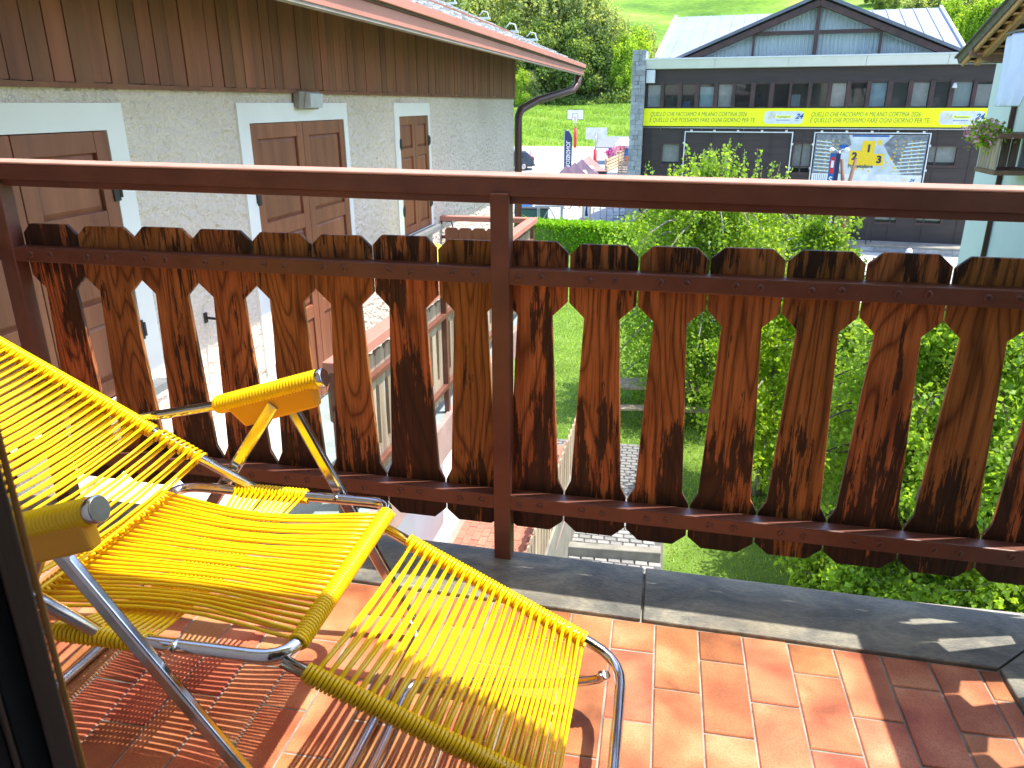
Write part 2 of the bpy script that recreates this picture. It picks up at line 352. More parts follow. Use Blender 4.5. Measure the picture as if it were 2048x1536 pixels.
    def build(s, name, mat, parent=None, bevel=0, recalc=True):
        me = s.mesh(name, mat)
        if recalc:
            bm = bmesh.new(); bm.from_mesh(me); bmesh.ops.recalc_face_normals(bm, faces=bm.faces); bm.to_mesh(me); bm.free()
        o = link(name, me, parent)
        if bevel:
            bv = o.modifiers.new('bevel', 'BEVEL'); bv.width = bevel; bv.segments = 2; bv.limit_method = 'ANGLE'; bv.angle_limit = R_(35)
        return o
def link(name, me, parent=None, mat4=None):
    o = bpy.data.objects.new(name, me); COL.objects.link(o)
    if mat4 is not None: o.matrix_basis = mat4
    if parent is not None:
        o.parent = parent
        if parent.type == 'EMPTY': o.matrix_parent_inverse = Matrix.Translation(-parent.location)
    return o
def tag(o, label=None, cat=None, group=None, kind=None):
    if label: o['label'] = label
    if cat: o['category'] = cat
    if group: o['group'] = group
    if kind: o['kind'] = kind
    return o
def thing(name, loc, label, cat, group=None):
    o = bpy.data.objects.new(name, None); COL.objects.link(o); o.location = Vector([float(x) for x in loc]); o.empty_display_size = .1
    return tag(o, label, cat, group)
def struct(o): o['kind'] = 'structure'; return o
def npmesh(name, verts, quads, mat, parent=None, smooth=False):
    me = bpy.data.meshes.new(name); nv = len(verts); nf, k = quads.shape
    me.vertices.add(nv); me.vertices.foreach_set('co', np.ascontiguousarray(verts, dtype=np.float32).ravel())
    me.loops.add(nf*k); me.loops.foreach_set('vertex_index', quads.astype(np.int32).ravel())
    me.polygons.add(nf); me.polygons.foreach_set('loop_start', np.arange(0, nf*k, k, dtype=np.int32)); me.polygons.foreach_set('loop_total', np.full(nf, k, dtype=np.int32))
    if smooth: me.polygons.foreach_set('use_smooth', np.ones(nf, dtype=bool))
    me.materials.append(M[mat]); me.update(calc_edges=True); me.validate()
    return link(name, me, parent)
def text(s, size, mat, mat4, parent, name='lettering', shear=0, align='LEFT', bold=0, extr=.002, sx=1.0):
    c = bpy.data.curves.new(name, 'FONT'); c.body = s; c.size = size; c.shear = shear; c.align_x = align; c.extrude = extr; c.offset = bold; c.resolution_u = 3
    o = bpy.data.objects.new('tmp', c); COL.objects.link(o)
    me = bpy.data.meshes.new_from_object(o.evaluated_get(bpy.context.evaluated_depsgraph_get())); bpy.data.objects.remove(o)
    me.name = name; me.materials.clear(); me.materials.append(M[mat])
    me.transform(mat4 @ Matrix.Scale(sx, 4, (1, 0, 0)))
    return link(name, me, parent)
def facetext(fr, p, yoff):                          # text lying on a wall frame, facing out
    mm = Matrix.Identity(4); q = fr((p[0], yoff, p[1]))
    for i in range(3): mm[i][0] = fr.x[i]; mm[i][1] = fr.z[i]; mm[i][2] = -fr.y[i]; mm[i][3] = q[i]
    return mm
def copy_tree(o, parent=None):
    c = o.copy(); COL.objects.link(c); c.parent = parent
    for ch in o.children: copy_tree(ch, c)
    return c
rng = np.random.default_rng(7); rnd = random.Random(5)

# ================================================================== SETTING: ground
PROF = [(-60, -5.3), (30, -5.3), (80, -2.8), (112, .6), (160, 10.5), (400, 75), (900, 240)]
def gz(x, y):
    y = np.asarray(y, float)
    z = np.interp(y, [p[0] for p in PROF], [p[1] for p in PROF])
    hill = np.clip((y-84)/60, 0, 1)
    return z+hill*(1.0*np.sin(np.asarray(x)*.045+y*.02)+.6*np.sin(np.asarray(x)*.12+1.3+y*.05))
def sheet(name, xs, ys, mat, lift, fn=gz):
    X, Yv = np.meshgrid(xs, ys); Zv = fn(X, Yv)+lift
    v = np.stack([X.ravel(), Yv.ravel(), Zv.ravel()], 1); nx = len(xs); ny = len(ys)
    i = np.arange(nx*ny).reshape(ny, nx)
    q = np.stack([i[:-1, :-1].ravel(), i[:-1, 1:].ravel(), i[1:, 1:].ravel(), i[1:, :-1].ravel()], 1)
    return struct(npmesh(name, v, q, mat, None, True))
sheet('lawn', np.linspace(-40, 60, 60), np.linspace(-40, 36, 40), 'grass', 0)
sheet('hillside', np.concatenate([np.linspace(-500, -70, 20), np.linspace(-66, 90, 70), np.linspace(100, 600, 22)]), np.concatenate([np.linspace(36, 160, 60), np.linspace(165, 900, 40)]), 'meadow', 0)
sheet('parking_lot', np.linspace(-60, 5, 40), np.linspace(44.5, 79, 30), 'asphalt', .03)
sheet('paved_square', np.linspace(-30, 9.8, 36), np.linspace(36.0, 44.5, 10), 'plaza', .034)
sheet('street', np.linspace(3.0, 60, 30), np.linspace(27.5, 40.6, 12), 'asphalt', .02)

# cobbled path below the balcony
path_x0, path_x1, path_y0, path_y1 = -3.2, .34, 7.4, 14.3
pth = struct(MB().box((path_x0, path_y0, -5.33), (path_x1, path_y1, -5.285)).build('cobbled_path', 'earth'))
cm = MB().hexa([(-.094, -.056, 0), (.094, -.056, 0), (.094, .056, 0), (-.094, .056, 0)], [(-.084, -.046, .035), (.084, -.046, .035), (.084, .046, .035), (-.084, .046, .035)]).mesh('cobble', 'cobble')
cells = []
for j in range(int((path_y1-path_y0)/.12)):
    for i in range(int((path_x1-path_x0)/.2)):
        cells.append((path_x0+.12+i*.2+(.1 if j % 2 else 0)-.0, path_y0+.06+j*.12))
def uv(P):
    d = np.array(P, float)-CC; w = d@_f; return 1024+FPX*(d@CR)/w, 768-FPX*(d@CU)/w
vis = sorted(cells, key=lambda c: -int((880 < uv((c[0], c[1], -5.26))[1] < 1150) and (1010 < uv((c[0], c[1], -5.26))[0] < 1345)))
rest = MB()
for k, (x, y) in enumerate(vis):
    if k < 300:
        o = link('cobble', cm, pth); o.location = (x, y, -5.287+rnd.uniform(0, .006)); o.rotation_euler = (rnd.uniform(-.03, .03), rnd.uniform(-.03, .03), rnd.uniform(-.03, .03))
    else:
        rest.hexa([(x-.094, y-.056, -5.287), (x+.094, y-.056, -5.287), (x+.094, y+.056, -5.287), (x-.094, y+.056, -5.287)], [(x-.084, y-.046, -5.25), (x+.084, y-.046, -5.25), (x+.084, y+.046, -5.25), (x-.084, y+.046, -5.25)])
tag(rest.build('cobble_field', 'cobble', pth), kind='stuff')
lw = MB(); a = atZ(1000, 1078, -5.05); b = atZ(1322, 1096, -5.05)
lw.bar((a[0]-1.2, a[1], -5.19), (b[0], b[1], -5.19), .15, .20)
tag(lw.build('low_wall', 'concrete', None, .015), 'low concrete edging wall crossing the cobbled path below the balcony', 'wall')

# lawn blades
N = 90000
bx = rng.uniform(-3.5, 6, N); by = rng.uniform(8, 30, N)
keep = ~((bx > path_x0-.05) & (bx < path_x1+.05) & (by < path_y1+.05)); bx, by = bx[keep], by[keep]; N = len(bx)
a = rng.uniform(0, 6.283, N); h = rng.uniform(.03, .075, N); w = .006+.0004*by; lean = rng.normal(0, .025, (N, 2))
b0 = np.stack([bx-np.cos(a)*w, by-np.sin(a)*w, np.full(N, -5.3)], 1); b1 = np.stack([bx+np.cos(a)*w, by+np.sin(a)*w, np.full(N, -5.3)], 1)
tp = np.stack([bx+lean[:, 0], by+lean[:, 1], -5.3+h], 1)
v = np.concatenate([b0, b1, tp]); i = np.arange(N); tri = np.stack([i, i+N, i+2*N], 1)
tag(npmesh('lawn_grass', v, tri, 'blade'), 'short mown grass of the garden lawn', 'grass', kind='stuff')

# ================================================================== SETTING: own balcony
fl = struct(MB().box((-1.95, .26, -.16), (1.12, 1.80, -.0034)).build('balcony_floor', 'grout'))
def chamfer_tile(w, l, t=.012, c=.0022):
    return MB().hexa([(0, 0, -t), (w, 0, -t), (w, l, -t), (0, l, -t)], [(0, 0, -c), (w, 0, -c), (w, l, -c), (0, l, -c)]).add(
        [(0, 0, -c), (w, 0, -c), (w, l, -c), (0, l, -c), (c, c, 0), (w-c, c, 0), (w-c, l-c, 0), (c, l-c, 0)],
        [(4, 5, 6, 7), (0, 1, 5, 4), (1, 2, 6, 5), (2, 3, 7, 6), (3, 0, 4, 7)]).mesh('tile', 'tile')
TW, TL, G = .1015, .219, .0047
tmesh = chamfer_tile(TW-G, TL-G)
cutcache = {}
def curb_in(x): return 1.592-.036*(x+.09)
for c in range(-18, 9):
    x0 = -.056+c*TW; cw = TW-G if c < 8 else .7985-x0-G/2
    joint = 1.478 if c % 2 == 0 else 1.3665            # first full joint behind the kerb
    joint -= .020*x0
    ytop = curb_in(x0+.05)-.004
    key = (round(ytop-joint, 3), c == 8)
    if key not in cutcache: cutcache[key] = chamfer_tile(cw, ytop-joint-G/2)
    full = tmesh if c < 8 else chamfer_tile(cw, TL-G)
    o = link('tile', cutcache[key], fl); o.location = (x0+G/2, joint+G/2, rnd.uniform(-.0006, .0006))
    for r in range(1, 6):
        y = joint-r*TL
        if y < .3: break
        o = link('tile', full, fl); o.location = (x0+G/2, y+G/2, rnd.uniform(-.0008, .0008)); o.rotation_euler = (rnd.uniform(-.002, .002), rnd.uniform(-.002, .002), 0)
# stone kerb, two slabs in front and one at the side, mitred
KS = -.037
def ko(x): return 1.818-.042*(x+.09)
kb = struct(MB().box((-1.9, 1.6, -.17), (1.0, 1.75, -.02)).build('balcony_kerb', 'concrete'))
def slab(poly, z0=-.03, z1=.008):
    MB().prism([(p[0], p[1]) for p in poly], z0, z1, 2).build('kerb_slab', 'slate', kb, .004)
slab([(-1.95, curb_in(-1.95)), (.010, curb_in(.01)), (.012, ko(.012)), (-1.95, ko(-1.95))])
slab([(.016, curb_in(.016)), (.797, curb_in(.797)), (1.02, ko(1.02)), (.017, ko(.017))])
slab([(.8015, curb_in(.8015)-.002), (1.024, ko(1.024)-.002), (1.024, .3), (.8015, .3)])

# own house behind the balcony (holds the door we look out of, shades the near part of the floor)
hw = MB(); DL = -.338
hw.box((-3.2, .05, -5.3), (-.47, .30, 2.72)); hw.box((.80, .05, -5.3), (3.2, .30, 2.72)); hw.box((-.47, .05, 2.2), (.80, .30, 2.72)); hw.box((-.47, .05, -5.3), (.80, .30, -.17))
struct(hw.build('house_wall', 'hwall'))
rm = MB(); rm.box((-2.2, -3.2, -.2), (2.2, .05, -.01)); rm.box((-2.2, -3.2, 2.4), (2.2, .05, 2.5)); rm.box((-2.2, -3.3, -.2), (2.2, -3.2, 2.5)); rm.box((-2.3, -3.2, -.2), (-2.2, .05, 2.5)); rm.box((2.2, -3.2, -.2), (2.3, .05, 2.5))
struct(rm.build('room_shell', 'hwall'))
ov = MB(); ov.box((-3.2, -.1, 2.72), (3.2, 1.318, 2.9)); struct(ov.build('upper_balcony_slab', 'hwall'))
bw = MB(); bw.box((-1.95, .28, -5.3), (1.05, 1.0, -.2)); 
struct(MB().box((-3.2, -6, -5.3), (3.2, .05, -.25)).build('house_base', 'hwall'))

dp = onplane(174, 1536, (-.33, .305, 0), (-.735, .678, 0))
DFm = Frame((dp[0], dp[1], 0), (.678, .735, 0))          # open door leaf, its narrow edge turned to the room
door = thing('balcony_door', (dp[0], dp[1], 0), 'dark brown open balcony door edge at the lower left corner', 'door')
def dstrip(name, a, b, d0, d1, mat): MB(DFm).box((a, d0, -.02), (b, d1, 2.15)).build(name, mat, door, .001)
dstrip('edge_strip', -.0038, 0, 0, .02, 'doorgold')
dstrip('frame_moulding', -.0165, -.0041, -.003, .02, 'doorbrown')
dstrip('seal', -.031, -.0168, .004, .02, 'rubber')
dstrip('bead', -.0345, -.0313, -.001, .02, 'doorbrown')
dstrip('door_leaf', -.30, -.0348, .001, .02, 'doorwood')

# ================================================================== balcony railing
RY0, RX0 = 1.83, -.387                       # inner face of the boards passes (RX0, RY0)
RF = Frame((RX0, RY0, 0), (1, KS, 0))        # local x along, y outward, z up
rail = thing('balcony_railing', (RX0, RY0, 0), 'brown painted metal balcony railing with cut-out dark wooden boards', 'railing')
def rx(x): return (x-RX0)/RF.x[0]            # world x -> local run
def rails_for(fr, x0, x1, za=1.036, zb=1.036):
    def sbox(a0, a1, y0, y1, d0, d1, nm, mat, par, bv):
        t0, t1 = za+(zb-za)*(a0-x0)/(x1-x0), za+(zb-za)*(a1-x0)/(x1-x0)
        return MB(fr).hexa([(a0, y0, t0+d0), (a1, y0, t1+d0), (a1, y1, t1+d0), (a0, y1, t0+d0)], [(a0, y0, t0+d1), (a1, y0, t1+d1), (a1, y1, t1+d1), (a0, y1, t0+d1)]).build(nm, mat, par, bv)
    tr = sbox(x0, x1, -.042, .056, -.047, -.0075, 'top_rail', 'rail', rail, .001)
    sbox(x0+.0005, x1-.0005, -.0425, .0565, -.0074, 0, 'rail_highlight', 'railtop', tr, .006)  # thin added strip, its pale colour imitates the sunlit top edge
    sbox(x0+.002, x1-.002, -.030, .030, -.066, -.0475, 'rail_rib', 'rail', tr, .002)
    mid = MB(fr).box((x0, -.045, .779), (x1, -.002, .819)).build('middle_rail', 'rail', rail, .003)
    bot = MB(fr).box((x0, -.045, .161), (x1, -.002, .204)).build('bottom_rail', 'rail', rail, .003)
    return mid, bot
screw_mesh = None
def screw(parent, P, fr, ang):
    global screw_mesh
    if screw_mesh is None:
        mb = MB(); mb.lathe((0, .0005, 0), [(.0092, 0), (.0088, .0024), (.0062, .0044)], 12, (0, -1, 0)); screw_mesh = mb.mesh('screw', 'rail')
        mb2 = MB(); mb2.box((-.0064, -.0051, -.0009), (.0064, -.0030, .0009)); sm2 = mb2.mesh('slot', 'iron')
        bm = bmesh.new(); bm.from_mesh(screw_mesh); k = len(bm.faces); bm.from_mesh(sm2)
        bm.faces.ensure_lookup_table()
        for f in bm.faces[k:]: f.material_index = 1
        bm.to_mesh(screw_mesh); bm.free(); screw_mesh.materials.append(M['iron'])
    o = link('screw', screw_mesh, parent, fr.matrix(P) @ Matrix.Rotation(ang, 4, 'Y'))
    return o
def slat_poly(xa, xb, r):
    g = .0022; L, Rr = xa+g, xb-g; c = .028+r.uniform(-.002, .002)
    zt = .878+r.uniform(-.003, .003); zb = .088+r.uniform(-.003, .003); wg, ng = .040+r.uniform(-.002, .002), .0185+r.uniform(-.002, .002)
    return [(L+c, zt), (L, zt-.026), (L, .731), (xa+wg, .694), (xa+ng, .243), (L, .209), (L, zb+.030), (L+c+.006, zb),
            (Rr-c-.006, zb), (Rr, zb+.030), (Rr, .209), (xb-ng, .243), (xb-wg, .694), (Rr, .731), (Rr, zt-.026), (Rr-c, zt)]
def slats_for(fr, bounds, mid, bot):
    for xa, xb in zip(bounds[:-1], bounds[1:]):
        o = MB(fr).prism(slat_poly(xa, xb, rnd), 0.0, .0125, 1).build('slat', 'slat', rail, .0022)
        for par, z in ((mid, .800), (bot, .183)):
            for q in (.33, .67):
                screw(par, (xa+(xb-xa)*q+rnd.uniform(-.004, .004), -.045, z+rnd.uniform(-.003, .003)), fr, rnd.uniform(-1.5, 1.5))
fb = [-1.775, -1.596, -1.413, -1.235, -1.059, -.886, -.719, -.545, -.379, -.212, -.045, .117, .286, .454, .63, .805, .975]
mid, bot = rails_for(RF, rx(-1.93), rx(1.02), 1.0512, 1.0205)
slats_for(RF, [rx(x) for x in fb], mid, bot)
# right-hand side run (just outside the view, its boards throw the light spots on the tiles) and left-hand run
SFR = Frame((1.0, RF((rx(1.0), 0, 0))[1]-.01, 0), (0, -1, 0))     # local x towards the house, y = outward? (faces -x side)
SFR.y = np.array([1.0, 0, 0])
mid2, bot2 = rails_for(SFR, .0, 1.45, 1.0195, 1.0195)
yb = SFR.o[1]
slats_for(SFR, [yb-y for y in (1.712, 1.550, 1.388, 1.225, 1.06, .895, .73, .565, .40)], mid2, bot2)
xe_ = yb-1.712
MB(SFR).prism([(.0, .878), (0, .09), (xe_-.03, .09), (xe_-.002, .12), (xe_-.002, .209), (xe_-.0185, .243), (xe_-.04, .694), (xe_-.002, .731), (xe_-.002, .852), (xe_-.03, .878)], 0, .016, 1).build('slat', 'slat', rail, .002)
LFR = Frame((-1.87, RF((rx(-1.87), 0, 0))[1]-.07, 0), (0, -1, 0)); LFR.y = np.array([-1.0, 0, 0])
mid3, bot3 = rails_for(LFR, .0, 1.5, 1.0505, 1.0505)
slats_for(LFR, [.05+.17*k for k in range(9)], mid3, bot3)
for xw, w in ((-.372, .046), (-1.797, .05)):
    MB(RF).box((rx(xw)-w/2, -.048, -.22), (rx(xw)+w/2, -.001, .9955)).build('post', 'rail', rail, .003)
MB(RF).box((rx(1.0)-.0, -.048, -.22), (rx(1.046), -.001, .985)).build('post', 'rail', rail, .003)

# ================================================================== lounge chair
chair = thing('lounge_chair', (-.75, 1.14, 0), 'reclined lounge chair of yellow plastic cords on a chromed tube frame', 'chair')
def arc(p, c, q, n=6):                         # rounded corner: quadratic curve p -> q with corner c
    p, c, q = map(np.array, (p, c, q)); return [p*(1-t)**2+2*c*t*(1-t)+q*t*t for t in np.linspace(0, 1, n)]
def rounded_loop(cs, r, closed=True):
    out = []; n = len(cs); cs = [np.array(c, float) for c in cs]
    rg = range(n) if closed else range(1, n-1)
    if not closed: out.append(cs[0])
    for i in rg:
        c = cs[i]; a = cs[i-1]; b = cs[(i+1) % n]
        ra = min(r, .45*np.linalg.norm(a-c)); rb = min(r, .45*np.linalg.norm(b-c))
        out += arc(c+(a-c)/np.linalg.norm(a-c)*ra, c, c+(b-c)/np.linalg.norm(b-c)*rb)
    if not closed: out.append(cs[-1])
    return out
TR = .0115; SR = .0034                        # tube and cord radius
YF, YN = 1.400, .893
ZS = .372
XR, XL = -.535, -1.048
MB().tube(rounded_loop([(XR, YF, ZS), (XR, YN, ZS), (XL, YN, ZS-.004), (XL, YF, ZS-.004)], .055), TR, 12, closed=True).build('seat_frame', 'chrome', chair)
def coil(path_a, path_b, pitch, name, r=TR, par=chair, skip=None):
    a, b = np.array(path_a, float), np.array(path_b, float); L = np.linalg.norm(b-a); d = (b-a)/L; n = int(L/pitch); seg = 9
    e = np.cross(d, (0, 0, 1.0)); e /= np.linalg.norm(e); g = np.cross(e, d); pts = []
    for k in range(n*seg+1):
        th = 2*math.pi*k/seg; s = L*k/(n*seg); R = r+SR*.9
        pts.append(a+d*s+(e*math.cos(th)+g*math.sin(th))*R)
    return MB().tube(pts, SR*1.02, 5).build(name, 'pvc', par)
# cords: seat, running front to back, pinched in the middle and sagging
ns = 49
for k in range(ns):
    f = k/(ns-1); y = YN+.05+(YF-YN-.098)*f; up = 1 if k % 2 else -1
    pts = []
    for t in np.linspace(0, 1, 9):
        s = math.sin(math.pi*t); yc = (YF+YN)/2
        yy = yc+(y-yc)*(1-.20*s**1.3)+.002*up*s
        zz = ZS+TR*.95*(1 if up > 0 else .1)-(.005*s+.003)*(1 if up > 0 else .8)+.003*math.sin(k*2.1)*s
        pts.append((XL+(XR-XL)*t, yy, zz))
    MB().tube(pts, SR, 6).build('seat_cord', 'pvc', chair)
coil((XR, YN+.04, ZS), (XR, YF-.04, ZS), .0071, 'front_cord_wrap'); coil((XL, YN+.05, ZS-.004), (XL, YF-.05, ZS-.004), .0095, 'rear_cord_wrap')
x0c, x1c = -.905, -.735
coil((x0c, YF, ZS-.002), (x1c, YF, ZS-.002), .0078, 'side_cord_wrap'); coil((-.945, YN, ZS-.003), (x1c-.04, YN, ZS-.003), .0078, 'side_cord_wrap')
for k in range(13):
    x = x0c+.004+(x1c-x0c-.008)*k/12
    pts = [(x+(-.86-x)*.35*math.sin(math.pi*t)-.03*t, YF+(YN-YF)*t, ZS+TR*.6-.055*math.sin(math.pi*t)) for t in np.linspace(0, 1, 9)]
    MB().tube(pts, SR, 6).build('cross_cord', 'pvc', chair)
# foot rest
def fz(x): return .352+(x+.52)*(.132-.352)/.49
FY, FN = 1.318, .905
FX0, FX1 = -.545, -.022
fr_path = rounded_loop([(FX0, FY+.008, fz(FX0)), (FX1, FY-.035, fz(FX1)), (FX1, FN+.005, fz(FX1)), (FX0, FN-.006, fz(FX0))], .075, closed=False)
foot = MB().tube(fr_path, TR*.95, 12).build('foot_rest_frame', 'chrome', chair)
def frail(x, far):                             # point on the long tubes of the foot rest
    t = (x-FX0)/(FX1-FX0)
    return np.array([x, (FY+.008-.043*t) if far else (FN-.006+.011*t), fz(x)])
coil(frail(-.478, 1), frail(-.098, 1), .0070, 'foot_cord_wrap', TR*.95, foot); coil(frail(-.508, 0), frail(-.10, 0), .0070, 'foot_cord_wrap', TR*.95, foot)
nf = 47
for k in range(nf):
    f = k/(nf-1); xa = -.472+.368*f; up = 1 if k % 2 else -1
    xb = -.500+.392*f+.0015*up
    A = frail(xa, 1); Bq = frail(xb, 0); off = np.array([0, 0, TR*.9*up])
    pts = [A*(1-t)+Bq*t+off*(1-.6*math.sin(math.pi*t))+np.array([0, 0, -.010*math.sin(math.pi*t)]) for t in np.linspace(0, 1, 5)]
    MB().tube(pts, SR*1.06, 6).build('foot_cord', 'pvc', foot)
# folding prop under the foot rest
J = atY(1207, 1344, 1.243); J[2] = max(J[2], .11)
prop = rounded_loop([(J[0]+.006, 1.243, .123), (-.06, 1.248, .105), (-.155, 1.252, .075), (-.472, 1.268, .018), (-.472, .93, .018), (-.155, .94, .075), (-.03, .95, .123)], .045, closed=False)
MB().tube(prop, .0095, 10).build('foot_prop', 'chrome', foot)
MB().lathe((J[0]-.006, 1.236, .121), [(.006, -.004), (.006, .012)], 8, (0, 1, 0)).build('rivet', 'chrome', foot)
# back rest
def bz(x): return .398+(-.905-x)*.527
BX0, BX1 = -.90, -1.62
bpth = rounded_loop([(BX0+.035, YF+.002, bz(BX0)-.018), (BX1, YF+.002, bz(BX1)), (BX1, YN-.002, bz(BX1)), (BX0+.035, YN-.002, bz(BX0)-.018)], .08, closed=False)
back = MB().tube(bpth, TR, 12).build('back_frame', 'chrome', chair)
def brail(x, far): return np.array([x, YF+.002 if far else YN-.002, bz(x)])
coil(brail(-1.095, 1), brail(-1.53, 1), .0074, 'back_cord_wrap', TR, back); coil(brail(-1.095, 0), brail(-1.53, 0), .0074, 'back_cord_wrap', TR, back)
coil(brail(-.982, 1), brail(-1.085, 1), .0112, 'back_cord_wrap', TR, back); coil(brail(-.982, 0), brail(-1.085, 0), .0112, 'back_cord_wrap', TR, back)
xs = list(np.arange(-.99, -1.10, -.0235))+list(np.arange(-1.112, -1.53, -.0165))
for k, x in enumerate(xs):
    for up in (1, -1):
        A = brail(x, 1); Bq = brail(x-.008*up, 0); nrm = np.array([-.466, 0, -.885])
        pts = [A*(1-t)+Bq*t+nrm*(-TR*.9*up*(1-.7*math.sin(math.pi*t))+.03*math.sin(math.pi*t)) for t in np.linspace(0, 1, 7)]
        MB().tube(pts, SR, 6).build('back_cord', 'pvc', back)
# arms, legs and floor bars
for far in (1, 0):
    YA = 1.442 if far else .848
    dxa = 0.0 if far else -.085
    sgn = 1 if far else -1
    A0 = np.array([-1.135+dxa*.3, YF+.012*sgn if far else YN-.012, bz(-1.135)+.004]); A1 = np.array([-.955+dxa, YA, .556]); A2 = np.array([-.690+dxa, YA, .640])
    arm = MB().tube([A0, A0+(A1-A0)*.3, A1, A1+(A2-A1)*.2], .0115, 12).build('arm_tube', 'chrome', chair)
    d = (A2-A1)/np.linalg.norm(A2-A1)
    # ribbed grip: slightly flattened sleeve of cord turns
    pts = []; rr = []
    nrib = 34
    for k in range(nrib*3+1):
        s = k/(nrib*3); pts.append(A1+(A2-A1)*s*.955); rr.append(.0208+(.0012 if k % 3 == 1 else -.0010)-(.003 if s < .01 else 0))
    grip = MB().tube(pts, rr, 16).build('arm_grip', 'pvc', arm)
    MB().lathe(A1+(A2-A1)*.95, [(.0205, 0), (.0212, .004), (.0212, .014), (.019, .0165)], 18, d).build('end_cap', 'chrome', arm)
    # plastic shroud under the grip
    Fa = Frame(A1, d, np.cross(d, (0, -1.0, 0)) if True else None); Fa.y = np.array([0, 1.0, 0]); Fa.z = np.cross(Fa.x, Fa.y)
    Ls = np.linalg.norm(A2-A1)
    mb = MB(Fa); w0, w1 = .0165, .013
    mb.hexa([(.055, -w1, -.062), (Ls*.88, -w1, -.058), (Ls*.88, w1, -.058), (.055, w1, -.062)], [(.03, -w0, -.008), (Ls*.90, -w0, -.008), (Ls*.90, w0, -.008), (.03, w0, -.008)])
    mb.build('arm_shroud', 'armpad', arm, .006)
    # front leg and rear leg: flattened tubes that meet under the arm
    P = A1+(A2-A1)*.62-np.array([0, 0, .034])
    F_ = np.array([-.502+dxa*.25, YA-.018*sgn, .016]); Bk = np.array([-1.205+dxa*.3, YA-.012*sgn, .016])
    def leg(a, b, yy):
        e = np.array([0, yy, 0]); u_ = (b-a)/np.linalg.norm(b-a); g = np.cross(u_, (0, 1.0, 0))
        prof = [(-.0135, -.006), (-.008, -.0085), (.008, -.0085), (.0135, -.006), (.0135, .006), (.008, .0085), (-.008, .0085), (-.0135, .006)]
        mb = MB(); vs = []
        for p in (a+e, b+e):
            for i, j in prof: vs.append(p+g*i+np.array([0, 1.0, 0])*j)
        mb.add(vs, [(i, (i+1) % 8, 8+(i+1) % 8, 8+i) for i in range(8)]+[tuple(range(8)), tuple(range(15, 7, -1))])
        return mb.build('leg', 'chrome', chair, .002)
    l1 = leg(P+np.array([.012, 0, 0]), F_, .004*sgn); l2 = leg(P-np.array([.016, 0, 0]), Bk, -.012*sgn)
    MB().lathe((P[0]+.010+(F_[0]-P[0])*.40, YA-.03*sgn, P[2]+(F_[2]-P[2])*.355), [(.007, -.008), (.007, .02), (.004, .024)], 10, (0, -sgn, 0)).build('pivot_bolt', 'chrome', l1)
for x, nm in ((-.502, 'front_floor_bar'), (-1.205, 'rear_floor_bar')):
    xn = x-.0213 if x > -1 else x-.0255
    fbr = MB().tube(rounded_loop([(x-.03, 1.425, .055), (x, 1.418, .0125), (xn, .872, .0125), (xn-.03, .866, .055)], .03, closed=False), .0115, 12).build(nm, 'chrome', chair)
    yy = 1.0 if x > -1 else .95
    g0 = np.array([x+(xn-x)*.78, 1.005, .0125]); g1 = np.array([x+(xn-x)*.95, .935, .0125])
    MB().tube([g0+(g1-g0)*s for s in np.linspace(0, 1, 15)], [.0155-(.0015 if q % 2 else 0) for q in range(15)], 12).build('rubber_foot', 'rubber', fbr)

# ================================================================== neighbouring house on the left
WF = Frame((-2.53, 6.1, 0), (.027, .99964, 0))       # local x along the wall (away), y into the house, z up; outward = -y
S0, S1 = -7.5, 6.32
nh = thing('alpine_house', WF((1, 1, -5.3)), 'white plastered alpine house with brown plank band and red eave', 'house')
# openings: (s0, s1, z0, z1)
OPEN = dict(L=(-3.86, -2.735, -.17, 1.08), M=(-1.47, -.06, -.98, 1.08), R=(1.19, 2.05, -.05, 1.08))
def wall_with_holes(fr, x0, x1, z0, z1, holes, name, mat, par, y0=0.0, y1=.3):
    xs = sorted({x0, x1, *[h[0] for h in holes], *[h[1] for h in holes]}); zs = sorted({z0, z1, *[h[2] for h in holes], *[h[3] for h in holes]})
    vs = {}; V = []; F = []
    def vid(x, y, z):
        k = (x, y, z)
        if k not in vs: vs[k] = len(V); V.append(k)
        return vs[k]
    def solid(i, j):
        if i < 0 or j < 0 or i >= len(xs)-1 or j >= len(zs)-1: return False
        cx, cz = (xs[i]+xs[i+1])/2, (zs[j]+zs[j+1])/2
        return not any(h[0] < cx < h[1] and h[2] < cz < h[3] for h in holes)
    for i in range(len(xs)-1):
        for j in range(len(zs)-1):
            if not solid(i, j): continue
            a, b, c, d = xs[i], xs[i+1], zs[j], zs[j+1]
            F.append([vid(a, y0, c), vid(b, y0, c), vid(b, y0, d), vid(a, y0, d)]); F.append([vid(a, y1, c), vid(a, y1, d), vid(b, y1, d), vid(b, y1, c)])
            if not solid(i-1, j): F.append([vid(a, y0, c), vid(a, y0, d), vid(a, y1, d), vid(a, y1, c)])
            if not solid(i+1, j): F.append([vid(b, y0, c), vid(b, y1, c), vid(b, y1, d), vid(b, y0, d)])
            if not solid(i, j-1): F.append([vid(a, y0, c), vid(a, y1, c), vid(b, y1, c), vid(b, y0, c)])
            if not solid(i, j+1): F.append([vid(a, y0, d), vid(b, y0, d), vid(b, y1, d), vid(a, y1, d)])
    return MB(fr).add(V, F).build(name, mat, par)
wall_with_holes(WF, S0, S1, -.32, 1.30, list(OPEN.values()), 'wall', 'stucco', nh)
wall_with_holes(WF, S0, S1-.002, -5.3, -.3215, [(OPEN['M'][0], OPEN['M'][1], -.98, -.3215), (3.2, 4.1, -3.1, -1.9)], 'plinth_wall', 'plaster', nh, .012, .3)
MB(WF).box((S1-.3, .3, -5.3), (S1, 8, 1.80)).build('end_wall', 'plaster', nh)
MB(WF).box((S0, .3, -5.3), (S1-.31, .34, 1.80)).build('inner_lining', 'room', nh)
